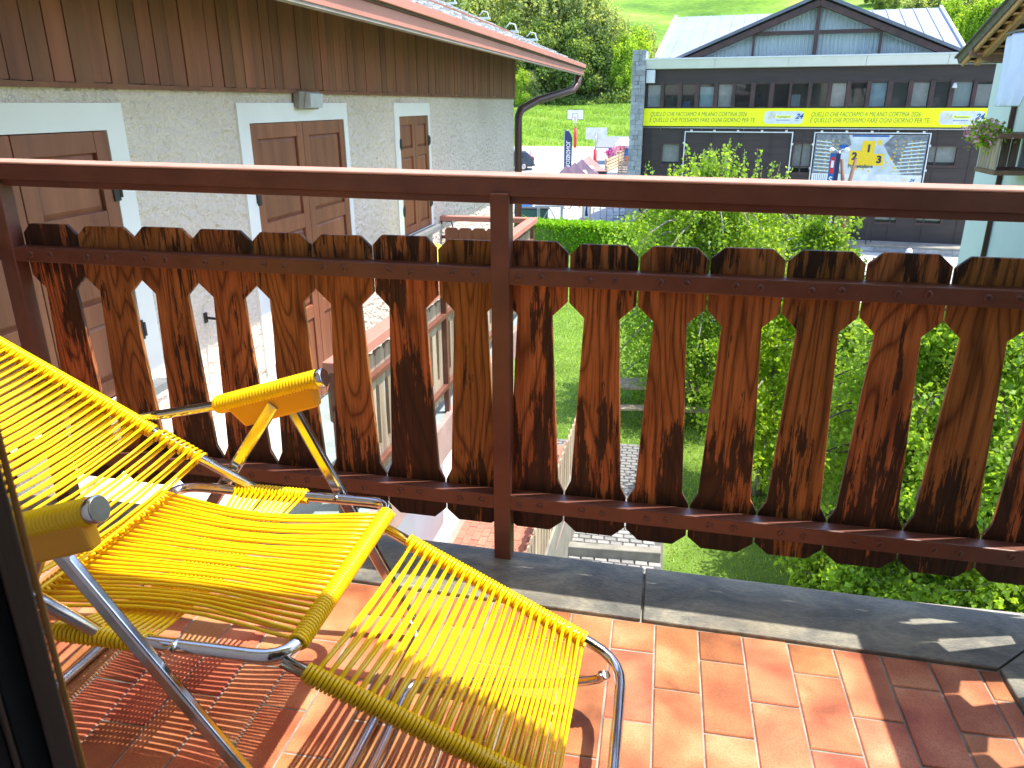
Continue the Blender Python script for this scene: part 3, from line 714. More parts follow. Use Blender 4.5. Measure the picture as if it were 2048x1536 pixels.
# white surrounds, proud of the rough plaster
for nm, (a, b, c, d) in OPEN.items():
    t = .125; zb = c-.02 if nm != 'M' else c
    w = wall_with_holes(WF, a-t, b+(.07 if nm != 'L' else t), zb-(.10 if nm == 'L' else 0), d+.12, [(a, b, c, d)], 'window_surround', 'plaster', nh, -.014, .10)
    if nm != 'M': MB(WF).box((a-.06, -.10, c-.05), (b+.06, .06, c-.004)).build('window_sill', 'sill', w, .004)
    # shutters: two leaves, each with recessed panels
    mid_ = (a+b)/2
    for q, (x0, x1) in enumerate(((a+.004, mid_-.003), (mid_+.003, b-.004))):
        lf = MB(WF).box((x0, .012, c+.006), (x1, .038, d-.004)).build('shutter', 'shutter', w)
        st = .085 if nm != 'R' else .07
        rows = [c+.01, c+(d-c)*.34, c+(d-c)*.67, d-.004] if nm != 'R' else [c+.01, c+(d-c)*.36, c+(d-c)*.70, d-.004]
        mb = MB(WF)
        for xa, xb in ((x0, x0+st), (x1-st, x1)): mb.box((xa, -.012, c+.006), (xb, .011, d-.004))
        for k, z in enumerate(rows):
            h0 = z if k == 0 else z-st*.6; h1 = z+st if k == 0 else (z if k == 3 else z+st*.6)
            if k == 3: h0 = z-st*1.1
            mb.box((x0+st, -.010, h0), (x1-st, .011, h1))
        mb.build('stile_frame', 'shutter', lf, .004)
        for k in range(3):
            za = rows[k]+(st if k == 0 else st*.6)+.004; zb_ = rows[k+1]-(st*.6 if k < 2 else st*1.1)-.004
            if nm == 'M' and k < 1 or (nm == 'M' and k == 1 and False):
                nb = 5; wv_ = (x1-x0-2*st)/nb
                for j in range(nb): MB(WF).box((x0+st+j*wv_+.003, .002, za), (x0+st+(j+1)*wv_-.003, .0115, zb_)).build('board', 'shutter', lf)
            else:
                p = MB(WF); i_ = .022
                p.hexa([(x0+st+.004, .0115, za), (x1-st-.004, .0115, za), (x1-st-.004, .0115, zb_), (x0+st+.004, .0115, zb_)], [(x0+st+i_, .001, za+i_), (x1-st-i_, .001, za+i_), (x1-st-i_, .001, zb_-i_), (x0+st+i_, .001, zb_-i_)]).build('panel', 'shutter', lf)
        xo = x0 if q == 0 else x1
        for z in (c+.22*(d-c), c+.78*(d-c)):
            hg = MB(WF); sg = -1 if q == 0 else 1
            hg.box((xo-.012*(1 if sg < 0 else 0)-(.0 if sg < 0 else .03), -.022, z-.05), (xo+(.03 if sg < 0 else .012), -.0125, z+.05)); hg.tube([(xo+sg*.016, -.020, z-.035), (xo+sg*.016, -.020, z+.035)], .010, 8)
            hg.build('hinge', 'iron', lf)
for s, z in ((-2.18, .02), (2.42, -.06)):           # shutter stays on the wall
    p = MB(WF); p.box((s-.012, -.012, z-.03), (s+.012, -.001, z+.03)); p.tube([(s, -.01, z), (s, -.12, z-.005), (s, -.14, z-.07)], .008, 6); p.build('shutter_catch', 'iron', nh)
# plank band under the eave
pw = .118; k = 0; s = S0
band = MB(WF).box((S0, .005, 1.30), (S1+.01, .05, 2.2)).build('plank_band', 'plank', nh)
pmesh = [MB().hexa([(0, -.032, 1.285), (pw-.007, -.032, 1.285), (pw-.003, .004, 1.285), (-.003, .004, 1.285)], [(0, -.032, 2.05), (pw-.007, -.032, 2.05), (pw-.003, .004, 2.05), (-.003, .004, 2.05)]).mesh('plank', 'plank')]
while s < S1-.02:
    link('plank', pmesh[0], band, WF.matrix((s, rnd.uniform(-.003, .003), rnd.uniform(-.004, .004)))); s += pw
MB(WF).box((S0, -.040, 1.262), (S1+.015, -.001, 1.284)).build('plank_ledge', 'plank', nh)
# roof
EO = .80; E1 = 8.42
roof = MB(WF).hexa([(S0, -EO+.05, 1.69), (E1, -EO+.05, 1.69), (E1, 5.5, 4.28), (S0, 5.5, 4.28)], [(S0, -EO+.05, 1.785), (E1, -EO+.05, 1.785), (E1, 5.5, 4.39), (S0, 5.5, 4.39)]).build('roof', 'soffit', nh)
MB(WF).box((S0, -EO, 1.668), (E1+.02, -EO+.045, 1.755)).build('fascia_board', 'fascia', roof, .003)
MB(WF).box((S0, -EO-.035, 1.772), (E1+.05, -EO+.04, 1.83)).build('drip_edge', 'fascia', roof, .003)
MB(WF).box((S0, -EO-.012, 1.7555), (E1+.03, -EO+.04, 1.7715)).build('shadow_gap', 'dpipe', roof)
MB(WF).box((S0, -EO+.006, 1.652), (E1+.01, -EO+.06, 1.6675)).build('soffit_lath', 'soffit', roof)
MB(WF).hexa([(E1+.002, -EO, 1.67), (E1+.05, -EO, 1.67), (E1+.05, 5.5, 4.28), (E1+.002, 5.5, 4.28)], [(E1+.002, -EO, 1.82), (E1+.05, -EO, 1.82), (E1+.05, 5.5, 4.43), (E1+.002, 5.5, 4.43)]).build('verge_board', 'fascia', roof)
sl_ = math.atan2(4.36-1.755, 5.5+EO-.05)
sm = [MB().hexa([(0, 0, 0), (w-.012, .0, 0), (w-.012, .42, 0), (0, .42, 0)], [(0.004, 0, .026), (w-.016, .01, .026), (w-.012, .42, .014), (0, .42, .014)]).mesh('shingle', 'shingle') for w in (.36, .42, .30)]
RM = Frame(WF((0, -EO+.0, 1.772)), WF.x, (0, 0, 1))
slope_m = Matrix.Rotation(sl_, 4, 'X')
nsh = 0; restm = MB()
for r in range(17):
    s = -3.2+rnd.uniform(0, .2)
    while s < E1-.05:
        w = rnd.choice((0, 1, 2)); L = (.36, .42, .30)[w]; dy = r*.29
        P = WF((s, -EO+dy*math.cos(sl_), 1.815+dy*math.sin(sl_)+.0)); pu, pv = uv(P)
        if pv > -25 and pu > 500:
            o = link('shingle', sm[w], roof, WF.matrix((s, -EO+dy*math.cos(sl_), 1.816+dy*math.sin(sl_)+rnd.uniform(0, .006))) @ Matrix.Rotation(sl_-.03, 4, 'X') @ Matrix.Rotation(rnd.uniform(-.02, .02), 4, 'Z')); nsh += 1
        s += L
for (u, v) in ((904, 6), (971, 36), (1025, 63), (1066, 79), (800, -30)):
    n_ = np.cross(WF.x, WF((0, math.cos(sl_), math.sin(sl_)))-WF((0, 0, 0))); P = onplane(u, v, WF((0, -EO, 1.83)), n_)
    x_, y_, z_ = (P-WF.o)@WF.x, (P-WF.o)@WF.y, P[2]
    g = MB(WF); g.tube([(x_, y_-.1, z_-.02), (x_, y_-.05, z_+.13), (x_, y_+.05, z_+.16), (x_, y_+.16, z_+.07)], .016, 6); g.box((x_-.03, y_-.12, z_-.03), (x_+.03, y_+.2, z_+.02)); g.build('snow_guard', 'white', roof)
# gutter at the far end and its downpipe
q = MB(WF); q.tube([(E1-.22, -EO+.06, 1.64), (E1-.24, -EO+.07, 1.50), (E1-.45, -EO+.12, 1.41), (E1-1.3, -.22, 1.24), (S1+.20, -.07, 1.10), (S1+.08, -.055, 1.0), (S1+.07, -.055, .8), (S1+.07, -.055, -5.3)], .062, 12); q.build('downpipe', 'dpipe', nh)
# lamp
lp = thing('wall_lamp', WF((-.70, -.06, 1.18)), 'small grey box wall lamp above the middle brown shutters', 'lamp')
MB(WF).hexa([(-.87, -.015, 1.175), (-.56, -.015, 1.175), (-.56, -.05, 1.155), (-.87, -.05, 1.155)], [(-.87, -.015, 1.275), (-.56, -.015, 1.275), (-.56, -.07, 1.275), (-.87, -.07, 1.275)]).build('housing', 'lampgrey', lp, .004)
MB(WF).hexa([(-.79, -.051, 1.165), (-.60, -.051, 1.165), (-.60, -.105, 1.17), (-.79, -.105, 1.17)], [(-.79, -.071, 1.272), (-.60, -.071, 1.272), (-.60, -.11, 1.262), (-.79, -.11, 1.262)]).build('diffuser', 'diffuser', lp, .004)
# balcony of that house
BO = -1.06; bs0, bs1 = -3.05, 2.42
bal = MB(WF).box((bs0, BO, -1.22), (bs1, 0.010, -1.00)).build('balcony_slab', 'teal', nh)
MB(WF).box((bs0, BO-.05, -1.26), (bs1+.03, BO-.002, -.985)).build('edge_flashing', 'pink', bal)
MB(WF).box((bs0-.05, BO-.05, -1.26), (bs0-.002, 0.0, -.985)).build('edge_flashing', 'pink', bal)
MB(WF).box((bs0-.4, -.42, -.98), (OPEN['M'][0]-.2, -.01, -.52)).build('parapet_bench', 'plaster', nh, .03)
nr = thing('neighbour_balcony_railing', WF((0, BO, -1.0)), 'weathered wooden balcony railing with rose metal handrail on the white house', 'railing')
def nrail(z0, z1, w, nm, mat):
    p = MB(WF); p.box((bs0+.3, BO-w/2, z0), (bs1+w/2, BO+w/2, z1)); p.box((bs1-w/2, BO+w/2, z0), (bs1+w/2, -.003, z1)); return p.build(nm, mat, nr, .004)
nrail(-.055, 0.0, .10, 'hand_rail', 'fascia'); nrail(-.26, -.225, .035, 'middle_rail', 'rail'); nrail(-.80, -.765, .035, 'bottom_rail', 'rail')
def nslat(o0, n_, pitch, fn, mat):
    c = .025
    for k in range(n_):
        a, b = o0+k*pitch, o0+(k+1)*pitch-.004
        p = [(a+c, -.13), (a, -.155), (a, -.32), (a+.03, -.345), (a+.02, -.70), (a, -.725), (a, -.86), (a+c, -.885), (b-c, -.885), (b, -.86), (b, -.725), (b-.02, -.70), (b-.03, -.345), (b, -.32), (b, -.155), (b-c, -.13)]
        fn(p, mat)
def fa(p, mat): MB(WF).prism(p, BO+.02, BO+.042, 1).build('slat', mat, nr)
def fbk(p, mat): MB(WF).prism([(q[0], q[1]) for q in p], bs1-.04, bs1-.018, 0).build('slat', mat, nr)
nslat(bs0+.32, 36, .142, fa, 'oldwood'); nslat(BO+.05, 6, .16, fbk, 'shutter')
for s_ in (bs0+.32, -.9, bs1): MB(WF).box((s_-.02, BO-.018, -1.0), (s_+.02, BO+.018, -.056)).build('post', 'rail', nr)
cu = thing('lounger_cushion', WF((1.75, -.5, -1.0)), 'lemon yellow cushion on the white house balcony', 'cushion')
c_ = MB(WF); pr = []
for t in np.linspace(0, 1, 9): pr.append((-.95+.8*t, -.36+.22*t**1.5+.05*math.sin(t*5)))
c_.prism([(a, b) for a, b in pr]+[(a, b-.07) for a, b in pr[::-1]], .95, 1.75, 0); c_.build('cushion_pad', 'lemon', cu, .015)
c2 = MB(WF)
for x_ in (1.0, 1.7):
    for y_ in (-.9, -.25): c2.box((x_-.02, y_-.02, -1.0), (x_+.02, y_+.02, -.30 if y_ > -.5 else -.44))
c2.build('stand', 'white', cu)
# lower terrace with red pavers
tz = -4.15
ter = struct(MB(WF).box((-.5, -1.35, -5.3), (5.5, .0, tz-.012)).build('lower_terrace', 'concrete'))
bmh = MB().box((.004, .004, -.03), (.206, .100, 0)).mesh('brick', 'brick')
cnt = 0
for j in range(12):
    for i in range(28):
        P = WF((.0+i*.21+(.105 if j % 2 else 0), -1.22+j*.104, tz)); 
        if cnt < 300: link('brick', bmh, ter, WF.matrix((i*.21-.4+(.105 if j % 2 else 0), -1.22+j*.104, tz+rnd.uniform(-.002, .002)))); cnt += 1
MB(WF).box((-.5, -1.36, tz-.012), (5.5, -1.23, tz+.16)).build('terrace_kerb', 'concrete', ter)
tr_ = thing('terrace_fence', WF((2, -1.33, tz)), 'grey weathered paling fence along the red paved terrace', 'fence')
for k in range(26):
    x_ = -.3+k*.2; MB(WF).prism([(x_, tz+.165), (x_+.15, tz+.165), (x_+.15, tz+.80), (x_+.11, tz+.86), (x_+.04, tz+.86), (x_, tz+.80)], -1.33, -1.305, 1).build('paling', 'oldwood', tr_)
for z in (.3, .68): MB(WF).box((-.4, -1.304, tz+z), (5.2, -1.27, tz+z+.06)).build('fence_rail', 'oldwood', tr_)
gr_ = thing('garden_rail', (-1.2, 10.2, -5.3), 'rose painted steel bar railing beside the cobbled path', 'railing')
ga = atZ(1128, 1040, -4.4); gb = atZ(1104, 1112, -4.4)
MB().bar(ga, gb, .05, .05).build('hand_rail', 'pink', gr_)
for t in np.linspace(.04, .96, 9):
    p = ga+(gb-ga)*t; MB().box((p[0]-.012, p[1]-.012, -5.3), (p[0]+.012, p[1]+.012, p[2]-.026)).build('bar', 'pink', gr_)

# ================================================================== dark timber building across the street
fo = atZ(1850, 505, -5.1); FF = Frame((fo[0], fo[1], 0), (1, -.13, 0))
db = thing('timber_building', FF((-5.5, 3, -5.1)), 'dark brown timber clad building with white fascia and glazed gable', 'building')
WIN = [(138, 205), (225, 295), (315, 380), (402, 475), (497, 568), (585, 660), (685, 755), (780, 855), (868, 950), (970, 1050), (1070, 1145), (1165, 1245), (1268, 1350), (1378, 1455), (1480, 1565), (1590, 1665), (1690, 1782), (1803, 1890)]
ws = []
for a, b in WIN:
    xa = FF.px(1240+a*.3945, 190)[0]; xb = FF.px(1240+b*.3945, 190)[0]; ws.append((xa, xb))
LOWW = [FF.px(1860, 293), FF.px(1908, 331)], [FF.px(1589, 287), FF.px(1616, 345)], [FF.px(1325, 288), FF.px(1358, 330)], [FF.px(1753, 415), FF.px(1791, 445)], [FF.px(1837, 415), FF.px(1880, 447)], [FF.px(1600, 430), FF.px(1622, 470)]
low = [(min(a[0], b[0]), max(a[0], b[0]), min(a[1], b[1]), max(a[1], b[1])) for a, b in LOWW]
X0, X1 = -12.82, 2.6
holes = [(a, b, .99, 2.02) for a, b in ws]+low
wall_with_holes(FF, X0, X1, -4.68, 2.63, holes, 'wall', 'dwood', db, 0, .25)
MB(FF).box((X0, .26, -4.68), (X1, .30, .6)).build('inner_lining', 'room', db); MB(FF).box((X0, 3.2, -4.68), (X1, 3.3, 2.6)).build('back_wall', 'rosew', db); MB(FF).box((X0, .26, .7), (X1, 3.2, .8)).build('upper_floor', 'rosew', db)
MB(FF).box((X0, .26, 2.3), (X1, 3.2, 2.4)).build('upper_ceiling', 'curtain', db)
MB(FF).box((X0, .3, -4.68), (X0+.2, 9, 2.63)).build('side_wall', 'dwood', db); MB(FF).box((X1-.2, .3, -4.68), (X1, 9, 2.63)).build('side_wall', 'dwood', db)
# board joints as real battens (vertical panels) and mullions
for x in np.arange(X0+.35, X1, 1.35): MB(FF).box((x, -.028, -4.6), (x+.06, -.001, .16)).build('batten', 'dwood', db)
for z in (-1.55, -3.05): MB(FF).box((X0, -.024, z), (X1, -.0005, z+.06)).build('batten', 'dwood', db)
for k in range(5): MB(FF).box((X0, -.016, 2.08+k*.11), (X1, -.001, 2.08+k*.11+.10)).build('board', 'dwood', db)
edges = [X0]+[b for a, b in ws]; 
for k, (a, b) in enumerate(ws):
    w = MB(FF).box((a, .05, .99), (b, .065, 2.02)).build('window', 'glass', db)
    MB(FF).box((b+.005, -.09, .97), (ws[k+1][0]-.005 if k+1 < len(ws) else b+.16, .0-.001, 2.06)).build('mullion', 'dbeam', w)
    MB(FF).box((a, .02, 1.98), (b, .049, 2.02)).build('frame_head', 'dbeam', w); MB(FF).box((a, .02, .99), (b, .049, 1.03)).build('frame_foot', 'dbeam', w)
    kind = 'cw d bb d c c c c w d b c w c w c'.split()
    ch = {0: 'curtain', 3: 'blind_b', 4: 'blind_w', 10: 'blind_w', 12: 'blind_b', 14: 'blind_w', 16: 'curtain', 17: 'blind_w'}.get(k)
    if ch: MB(FF).box((a+.02, .12, .99), (b-.02, .14, 1.88 if k % 2 else 1.98)).build('blind', ch, w)
    elif k in (1, 2, 6, 8, 11, 13, 15): MB(FF).box((a+.03, .5, .81), (a+(b-a)*.6, .9, 1.25+.3*rnd.random())).build('furniture', rnd.choice(['rosew', 'curtain', 'blue', 'room']), w)
for (a, b, c, d) in low:
    w = MB(FF).box((a, .08, c), (b, .10, d)).build('window', 'glass', db)
    MB(FF).box((a-.06, -.035, c-.10), (b+.06, .079, c-.002)).build('frame_foot', 'dbeam', w); MB(FF).box((a-.06, -.035, d+.002), (b+.06, .079, d+.06)).build('frame_head', 'dbeam', w)
    for xa in (a-.06, b+.003): MB(FF).box((xa, -.035, c), (xa+.057, .079, d)).build('frame_side', 'dbeam', w)
    MB(FF).box((a, .14, c+(d-c)*.15), (b, .16, d)).build('blind', 'blind_w', w)
# white fascia in five sheets
xf = np.linspace(X0-.02, X1, 6)
for a, b in zip(xf[:-1], xf[1:]): MB(FF).hexa([(a, -.35, 2.66), (b-.012, -.35, 2.66), (b-.012, .3, 2.632), (a, .3, 2.632)], [(a, -.55, 3.03), (b-.012, -.55, 3.03), (b-.012, .3, 3.03), (a, .3, 3.03)]).build('fascia_sheet', 'fasciaw', db)
MB(FF).box((X0-.02, -.60, 3.032), (X1, .3, 3.09)).build('gutter', 'fasciaw', db)
MB(FF).box((X0+.03, -.34, 2.06), (X0+.42, -.10, 2.62)).build('air_unit', 'fasciaw', db, .02)
# stone pillar: separate blocks
pil = MB(FF).box((-13.36, -.48, -5.1), (-12.86, .5, 3.42)).build('stone_pillar', 'stone', db)
zz = -5.1; row = 0
while zz < 3.38:
    h_ = rnd.choice((.16, .2, .24, .28)); x_ = -13.42
    cuts = sorted([-13.42, -12.80]+[rnd.uniform(-13.3, -12.95) for _ in range(rnd.choice((1, 2)))])
    for a, b in zip(cuts[:-1], cuts[1:]):
        if b-a > .05: MB(FF).box((a+.006, -.53-rnd.uniform(0, .03), zz+.006), (b-.006, -.481, zz+h_-.006)).build('stone_block', 'stone', pil)
    zz += h_
# roof behind and the glazed gable
def roofpt(u, v, off): x, z = FF.px(u, v, off); return (x, off, z)
A, B_ = roofpt(1313, 110, .3), roofpt(1352, 37, 5.0); C_, D_ = roofpt(1932, 104, .3), roofpt(1880, 22, 5.0)
A = (A[0], .3, 3.06); C_ = (C_[0]+.0, .3, 3.06); zr = (B_[2]+D_[2])/2
rf = MB(FF).hexa([A, C_, (D_[0], 5, zr), (B_[0], 5, zr)], [(A[0], .3, 3.15), (C_[0], .3, 3.15), (D_[0], 5, zr+.1), (B_[0], 5, zr+.1)])
rfo = rf.build('roof', 'zinc', db)
MB(FF).hexa([(B_[0], 5.003, zr), (D_[0], 5.003, zr), (D_[0], 9, 3.2), (B_[0], 9, 3.2)], [(B_[0], 5.003, zr+.1), (D_[0], 5.003, zr+.1), (D_[0], 9, 3.3), (B_[0], 9, 3.3)]).build('rear_roof', 'zinc', db)
for t in np.linspace(0, 1, 22):
    p0 = np.array([A[0]+(C_[0]-A[0])*t, .3, 3.16]); p1 = np.array([B_[0]+(D_[0]-B_[0])*t, 5, zr+.11]); MB(FF).bar(p0, p1, .035, .05).build('standing_seam', 'zinc', rfo)
for e0, e1 in ((A, B_), (C_, D_)): MB(FF).bar((e0[0], .3, 3.18), (e1[0], 5, zr+.13), .12, .14).build('verge_flashing', 'fasciaw', rfo)
gx = FF.px(1640, 60)[0]; gl, gr2 = FF.px(1375, 116)[0], FF.px(1906, 106)[0]; gw = (gr2-gl)/2; gx = (gl+gr2)/2; slg = 2.17/5.36; za = 3.10+gw*slg
gab = MB(FF).prism([(gl+.3, 3.1), (gr2-.3, 3.1), (gx, za-.14)], .05, .06, 1).build('gable_glazing', 'glassc', db)
MB(FF).prism([(gl+.3, 3.1), (gr2-.3, 3.1), (gx, za-.14)], .30, .32, 1).build('gable_curtain', 'curtain', gab)
ncur = 60
for k in range(ncur):
    x_ = gl+.5+(gr2-gl-1)*k/ncur; zt = 3.1+(gw-abs(x_-gx))*slg-.3
    if zt > 3.2: MB(FF).tube([(x_, .27, 3.1), (x_, .27, zt)], .045, 6).build('curtain_fold', 'curtain', gab)
def gbar(p0, p1, w, mat='dbeam', y=-.02, h_=.10, nm='gable_beam'): MB(FF).bar((p0[0], y, p0[1]), (p1[0], y, p1[1]), h_, w).build(nm, mat, db)
z1_ = FF.px(1640, 64)[1]; z2_ = 3.12
gbar((gx, 3.1), (gx, za-.2), .20, h_=.16)
hw_ = gw-(z1_-3.1)/slg
gbar((gx-hw_+.5, z1_), (gx-.1, z1_), .15); gbar((gx+.1, z1_), (gx+hw_-.5, z1_), .15)
for sg in (-1, 1):
    xx = gx+sg*FF.px(1640+125, 90)[0]-sg*gx if False else gx+sg*2.55
    gbar((xx, 3.1), (xx, z1_+.02), .16)
    gbar((gx+sg*(gw-.05), 3.02), (gx, za-.12), .24, 'dbeam', -.12, .30, 'verge_rafter')
    MB(FF).hexa([(gx+sg*(gw+.55), -.4, 2.98), (gx, -.4, za+.10), (gx, 5.0, za+.10), (gx+sg*(gw+.55), 5.0, 2.98)], [(gx+sg*(gw+.55), -.4, 3.10), (gx, -.4, za+.24), (gx, 5.0, za+.24), (gx+sg*(gw+.55), 5.0, 3.10)]).build('gable_roof', 'zincd', db)
# plinth, platform and steps
MB(FF).box((X0, -.25, -5.6), (X1, .2, -4.685)).build('plinth', 'stone', db)
pl = MB(FF).box((-4.9, -1.3, -5.6), (X1, -.26, -4.72)).build('platform', 'stone', db)
for k in range(14):
    for j in range(2): MB(FF).box((-4.9+k*.52+.006, -1.325, -5.12+j*.19), (-4.9+(k+1)*.52-.006, -1.301, -5.12+j*.19+.18)).build('stone_block', 'stone', pl)
MB(FF).box((-4.95, -1.36, -4.718), (X1, -.27, -4.66)).build('capping', 'concrete', pl)
sr = thing('stair_rail', FF((-2.5, -1.2, -4.7)), 'thin dark handrail on the platform of the timber building', 'railing')
p = MB(FF); p.tube([(-2.62, -1.2, -4.66), (-2.62, -1.2, -3.85), (-2.35, -.6, -3.75), (-2.30, -.3, -3.75)], .022, 6); p.tube([(-2.35, -.6, -4.66), (-2.35, -.6, -3.75)], .018, 6); p.build('rail_tube', 'iron', sr)
bl = thing('lit_bollard', FF((-.55, -1.7, -5.1)), 'short white rounded bollard before the stone platform', 'bollard')
MB(FF).lathe((-.95, -1.9, -5.12), [(.14, 0), (.14, .35), (.10, .45), (.03, .49)], 14).build('bollard_body', 'white', bl)
lt = thing('facade_lamp', FF(( -.9, -.3, 2.0)), 'small white lamp on a window post of the dark building', 'lamp')
lx, lz = FF.px(1908, 171); MB(FF).lathe((lx, -.16, lz-.10), [(.10, 0), (.09, .08), (.05, .2)], 10).build('lamp_body', 'white', lt); MB(FF).box((lx-.03, -.10, lz-.02), (lx+.03, -.091, lz+.04)).build('bracket', 'white', lt)

# ---- banner
bn = thing('yellow_banner', FF((-5.6, -.12, .2)), 'long yellow sponsor banner with two text lines under the window row', 'banner')
bx0, bx1, bz0, bz1 = FF.px(1288, 232)[0], FF.px(1985, 236)[0], .195, .962
MB(FF).box((bx0, -.135, bz0), (bx1, -.11, bz1)).build('banner_cloth', 'yellowb', bn)
def bt(s, u, z, size, mat='ink', shear=.18, bold=0, sx=1.0): text(s, size, mat, facetext(FF, (FF.px(u, 235)[0], z), -.137), bn, shear=shear, bold=bold, sx=sx)
for u0, u1 in ((1301, 1300), (1621, 1620)):
    kx = 1.0 if u0 < 1400 else 1.0
    for s_, u_, z_, ue in (('QUELLO CHE FACCIAMO A MILANO CORTINA 2026', u0, .625, 1492 if u0 < 1400 else 1838), ('È QUELLO CHE POSSIAMO FARE OGNI GIORNO PER TE.', u1, .375, 1511 if u0 < 1400 else 1859)):
        tx = text(s_, .27, 'ink', Matrix.Identity(4), bn, shear=.18, bold=-.002)
        xs_ = [q.co.x for q in tx.data.vertices]; wdt = max(xs_)-min(xs_); want = FF.px(ue, 235)[0]-FF.px(u_, 235)[0]
        tx.data.transform(facetext(FF, (FF.px(u_, 235)[0], z_), -.137) @ Matrix.Scale(want/wdt, 4, (1, 0, 0)))
for ua, ub in ((1529, 1606), (1878, 1967)):
    xa, xb = FF.px(ua, 235)[0], FF.px(ub, 235)[0]; za_, zb_ = .31, .84; c = .12
    poly = [(xa+c, za_), (xb-c, za_), (xb-.035, za_+.035), (xb, za_+c), (xb, zb_-c), (xb-.035, zb_-.035), (xb-c, zb_), (xa+c, zb_), (xa+.035, zb_-.035), (xa, zb_-c), (xa, za_+c), (xa+.035, za_+.035)]
    MB(FF).prism(poly, -.139, -.1355, 1).build('logo_panel', 'white', bn)
    W_ = xb-xa
    MB(FF).box((xa+W_*.31, -.1425, .55), (xa+W_*.69, -.1395, .66)).build('logo_bar', 'yellowb', bn)
    text('Posteitaliane', .105, 'bluei', facetext(FF, (xa+W_*.335, .572), -.144), bn, bold=.001)
    MB(FF).box((xa+W_*.31, -.1425, .455), (xa+W_*.66, -.1395, .475)).build('logo_rule', 'bluei', bn)
    text('24', .30, 'bluei', facetext(FF, (xa+W_*.80, .53), -.1425), bn, shear=.35, bold=.01)
    text('24', .30, 'goldi', facetext(FF, (xa+W_*.08, .53), -.1425), bn, shear=.35, bold=-.004)
    MB(FF).box((xa+W_*.79, -.1425, .44), (xa+W_*.90, -.1395, .452)).build('logo_rule', 'bluei', bn)
br = thing('banner_rail', FF((-5.6, -.2, .12)), 'thin grey steel rail running along under the yellow banner', 'rail')
MB(FF).tube([(bx0, -.16, .12), (bx1+.1, -.16, .12)], .03, 6).build('rail_tube', 'steel', br)
for x_ in np.linspace(bx0+.8, bx1-.5, 8): MB(FF).bar((x_, -.16, .12), (x_+.02, -.002, .02), .03, .03).build('bracket', 'steel', br)
# ---- frames and podium poster
def frame_thing(name, label, cat, x0, x1, z0, z1, wd=.045):
    t = thing(name, FF(((x0+x1)/2, -.1, z0)), label, cat)
    for a, b in (((x0, -.10, z1-wd), (x1, -.05, z1)), ((x0, -.10, z0), (x1, -.05, z0+wd)), ((x0, -.10, z0+wd), (x0+wd, -.05, z1-wd)), ((x1-wd, -.10, z0+wd), (x1, -.05, z1-wd))): MB(FF).box(a, b).build('frame_bar', 'white', t)
    for x_ in np.linspace(x0+.3, x1-.3, 5): MB(FF).box((x_-.05, -.11, z1-.03), (x_+.05, -.03, z1+.07)).build('clamp', 'white', t)
    for z_ in (z0+(z1-z0)*.3, z0+(z1-z0)*.75):
        for x_ in (x0, x1): MB(FF).box((x_-.05, -.11, z_), (x_+.05, -.03, z_+.09)).build('clamp', 'white', t)
    return t
e0, e1 = FF.px(1370, 263), FF.px(1587, 263)
frame_thing('empty_poster_frame', 'empty white poster frame on the dark facade', 'frame', e0[0], e1[0], -2.3, -.03)
p0, p1 = FF.px(1629, 265)[0], FF.px(1863, 266)[0]; pz0, pz1 = -2.30, -.03
po = frame_thing('podium_poster', 'large white framed poster of a yellow 1 2 3 winners podium', 'poster', p0, p1, pz0, pz1)
W_, Hh = p1-p0, pz1-pz0
MB(FF).box((p0+.1, -.085, pz0+.1), (p1-.1, -.07, pz1-.1)).build('print_sheet', 'printg', po)
def PP(a, b): return p0+.1+(W_-.2)*a, pz0+.1+(Hh-.2)*b        # 0..1 over the sheet
def pbox(a0, b0, a1, b1, mat, nm, y=-.089, skew=0):
    (x0, z0), (x1, z1) = PP(a0, b0), PP(a1, b1); return MB(FF).prism([(x0, z0), (x1, z0), (x1+skew, z1), (x0+skew, z1)], y, -.0855, 1).build(nm, mat, po)
pbox(0, 0, 1, .20, 'white', 'print_strip', -.092)
def pquad(pts, mat, nm, y): MB(FF).prism([PP(*q) for q in pts], y, -.0855, 1).build(nm, mat, po)
pquad([(0, .2005), (.27, .2005), (.20, .55), (.33, .80), (.30, .995), (0, .995)], 'printd', 'print_machines', -.088); pquad([(.98, .2005), (.82, .2005), (.68, .60), (.62, .80), (.70, .995), (1, .995), (1, .2005)], 'printd', 'print_machines', -.088)
pquad([(.33, .96), (.66, .96), (.66, .995), (.33, .995)], 'bluei', 'print_ceiling', -.088)
for k in range(9):
    b = .26+.075*k; w_ = .25-.012*k
    pquad([(.01, b), (.01+w_*.9, b-.03), (.01+w_*.9, b-.012), (.01, b+.02)], 'curtain', 'print_belt', -.090)
    pquad([(.99, b), (.99-w_*1.05, b-.045), (.99-w_*1.05, b-.025), (.99, b+.02)], 'curtain', 'print_belt', -.090)
    for j in range(4):
        for side in (0, 1):
            a_ = (.04+j*.055+rnd.uniform(0, .02)) if not side else (.95-j*.07-rnd.uniform(0, .02)); x_, z_ = PP(a_, b+.012)
            MB(FF).prism([(x_-.045, z_), (x_, z_-.03), (x_+.045, z_), (x_, z_+.04)], -.092, -.0905, 1).build('print_parcel', 'goldi', po)
pbox(.225, .72, .30, .80, 'bluei', 'print_parcel', -.091); pbox(.565, .80, .60, .90, 'goldi', 'print_parcel', -.091)
pbox(.43, .38, .545, .88, 'goldi', 'print_podium', -.094); pbox(.325, .38, .4295, .68, 'goldi', 'print_podium', -.0935); pbox(.5455, .38, .64, .62, 'goldi', 'print_podium', -.0935)
for n_, a_, b_ in (('1', .47, .66), ('2', .35, .50), ('3', .575, .44)):
    q = PP(a_, b_); text(n_, .42, 'navy', facetext(FF, q, -.097), po, bold=.02)
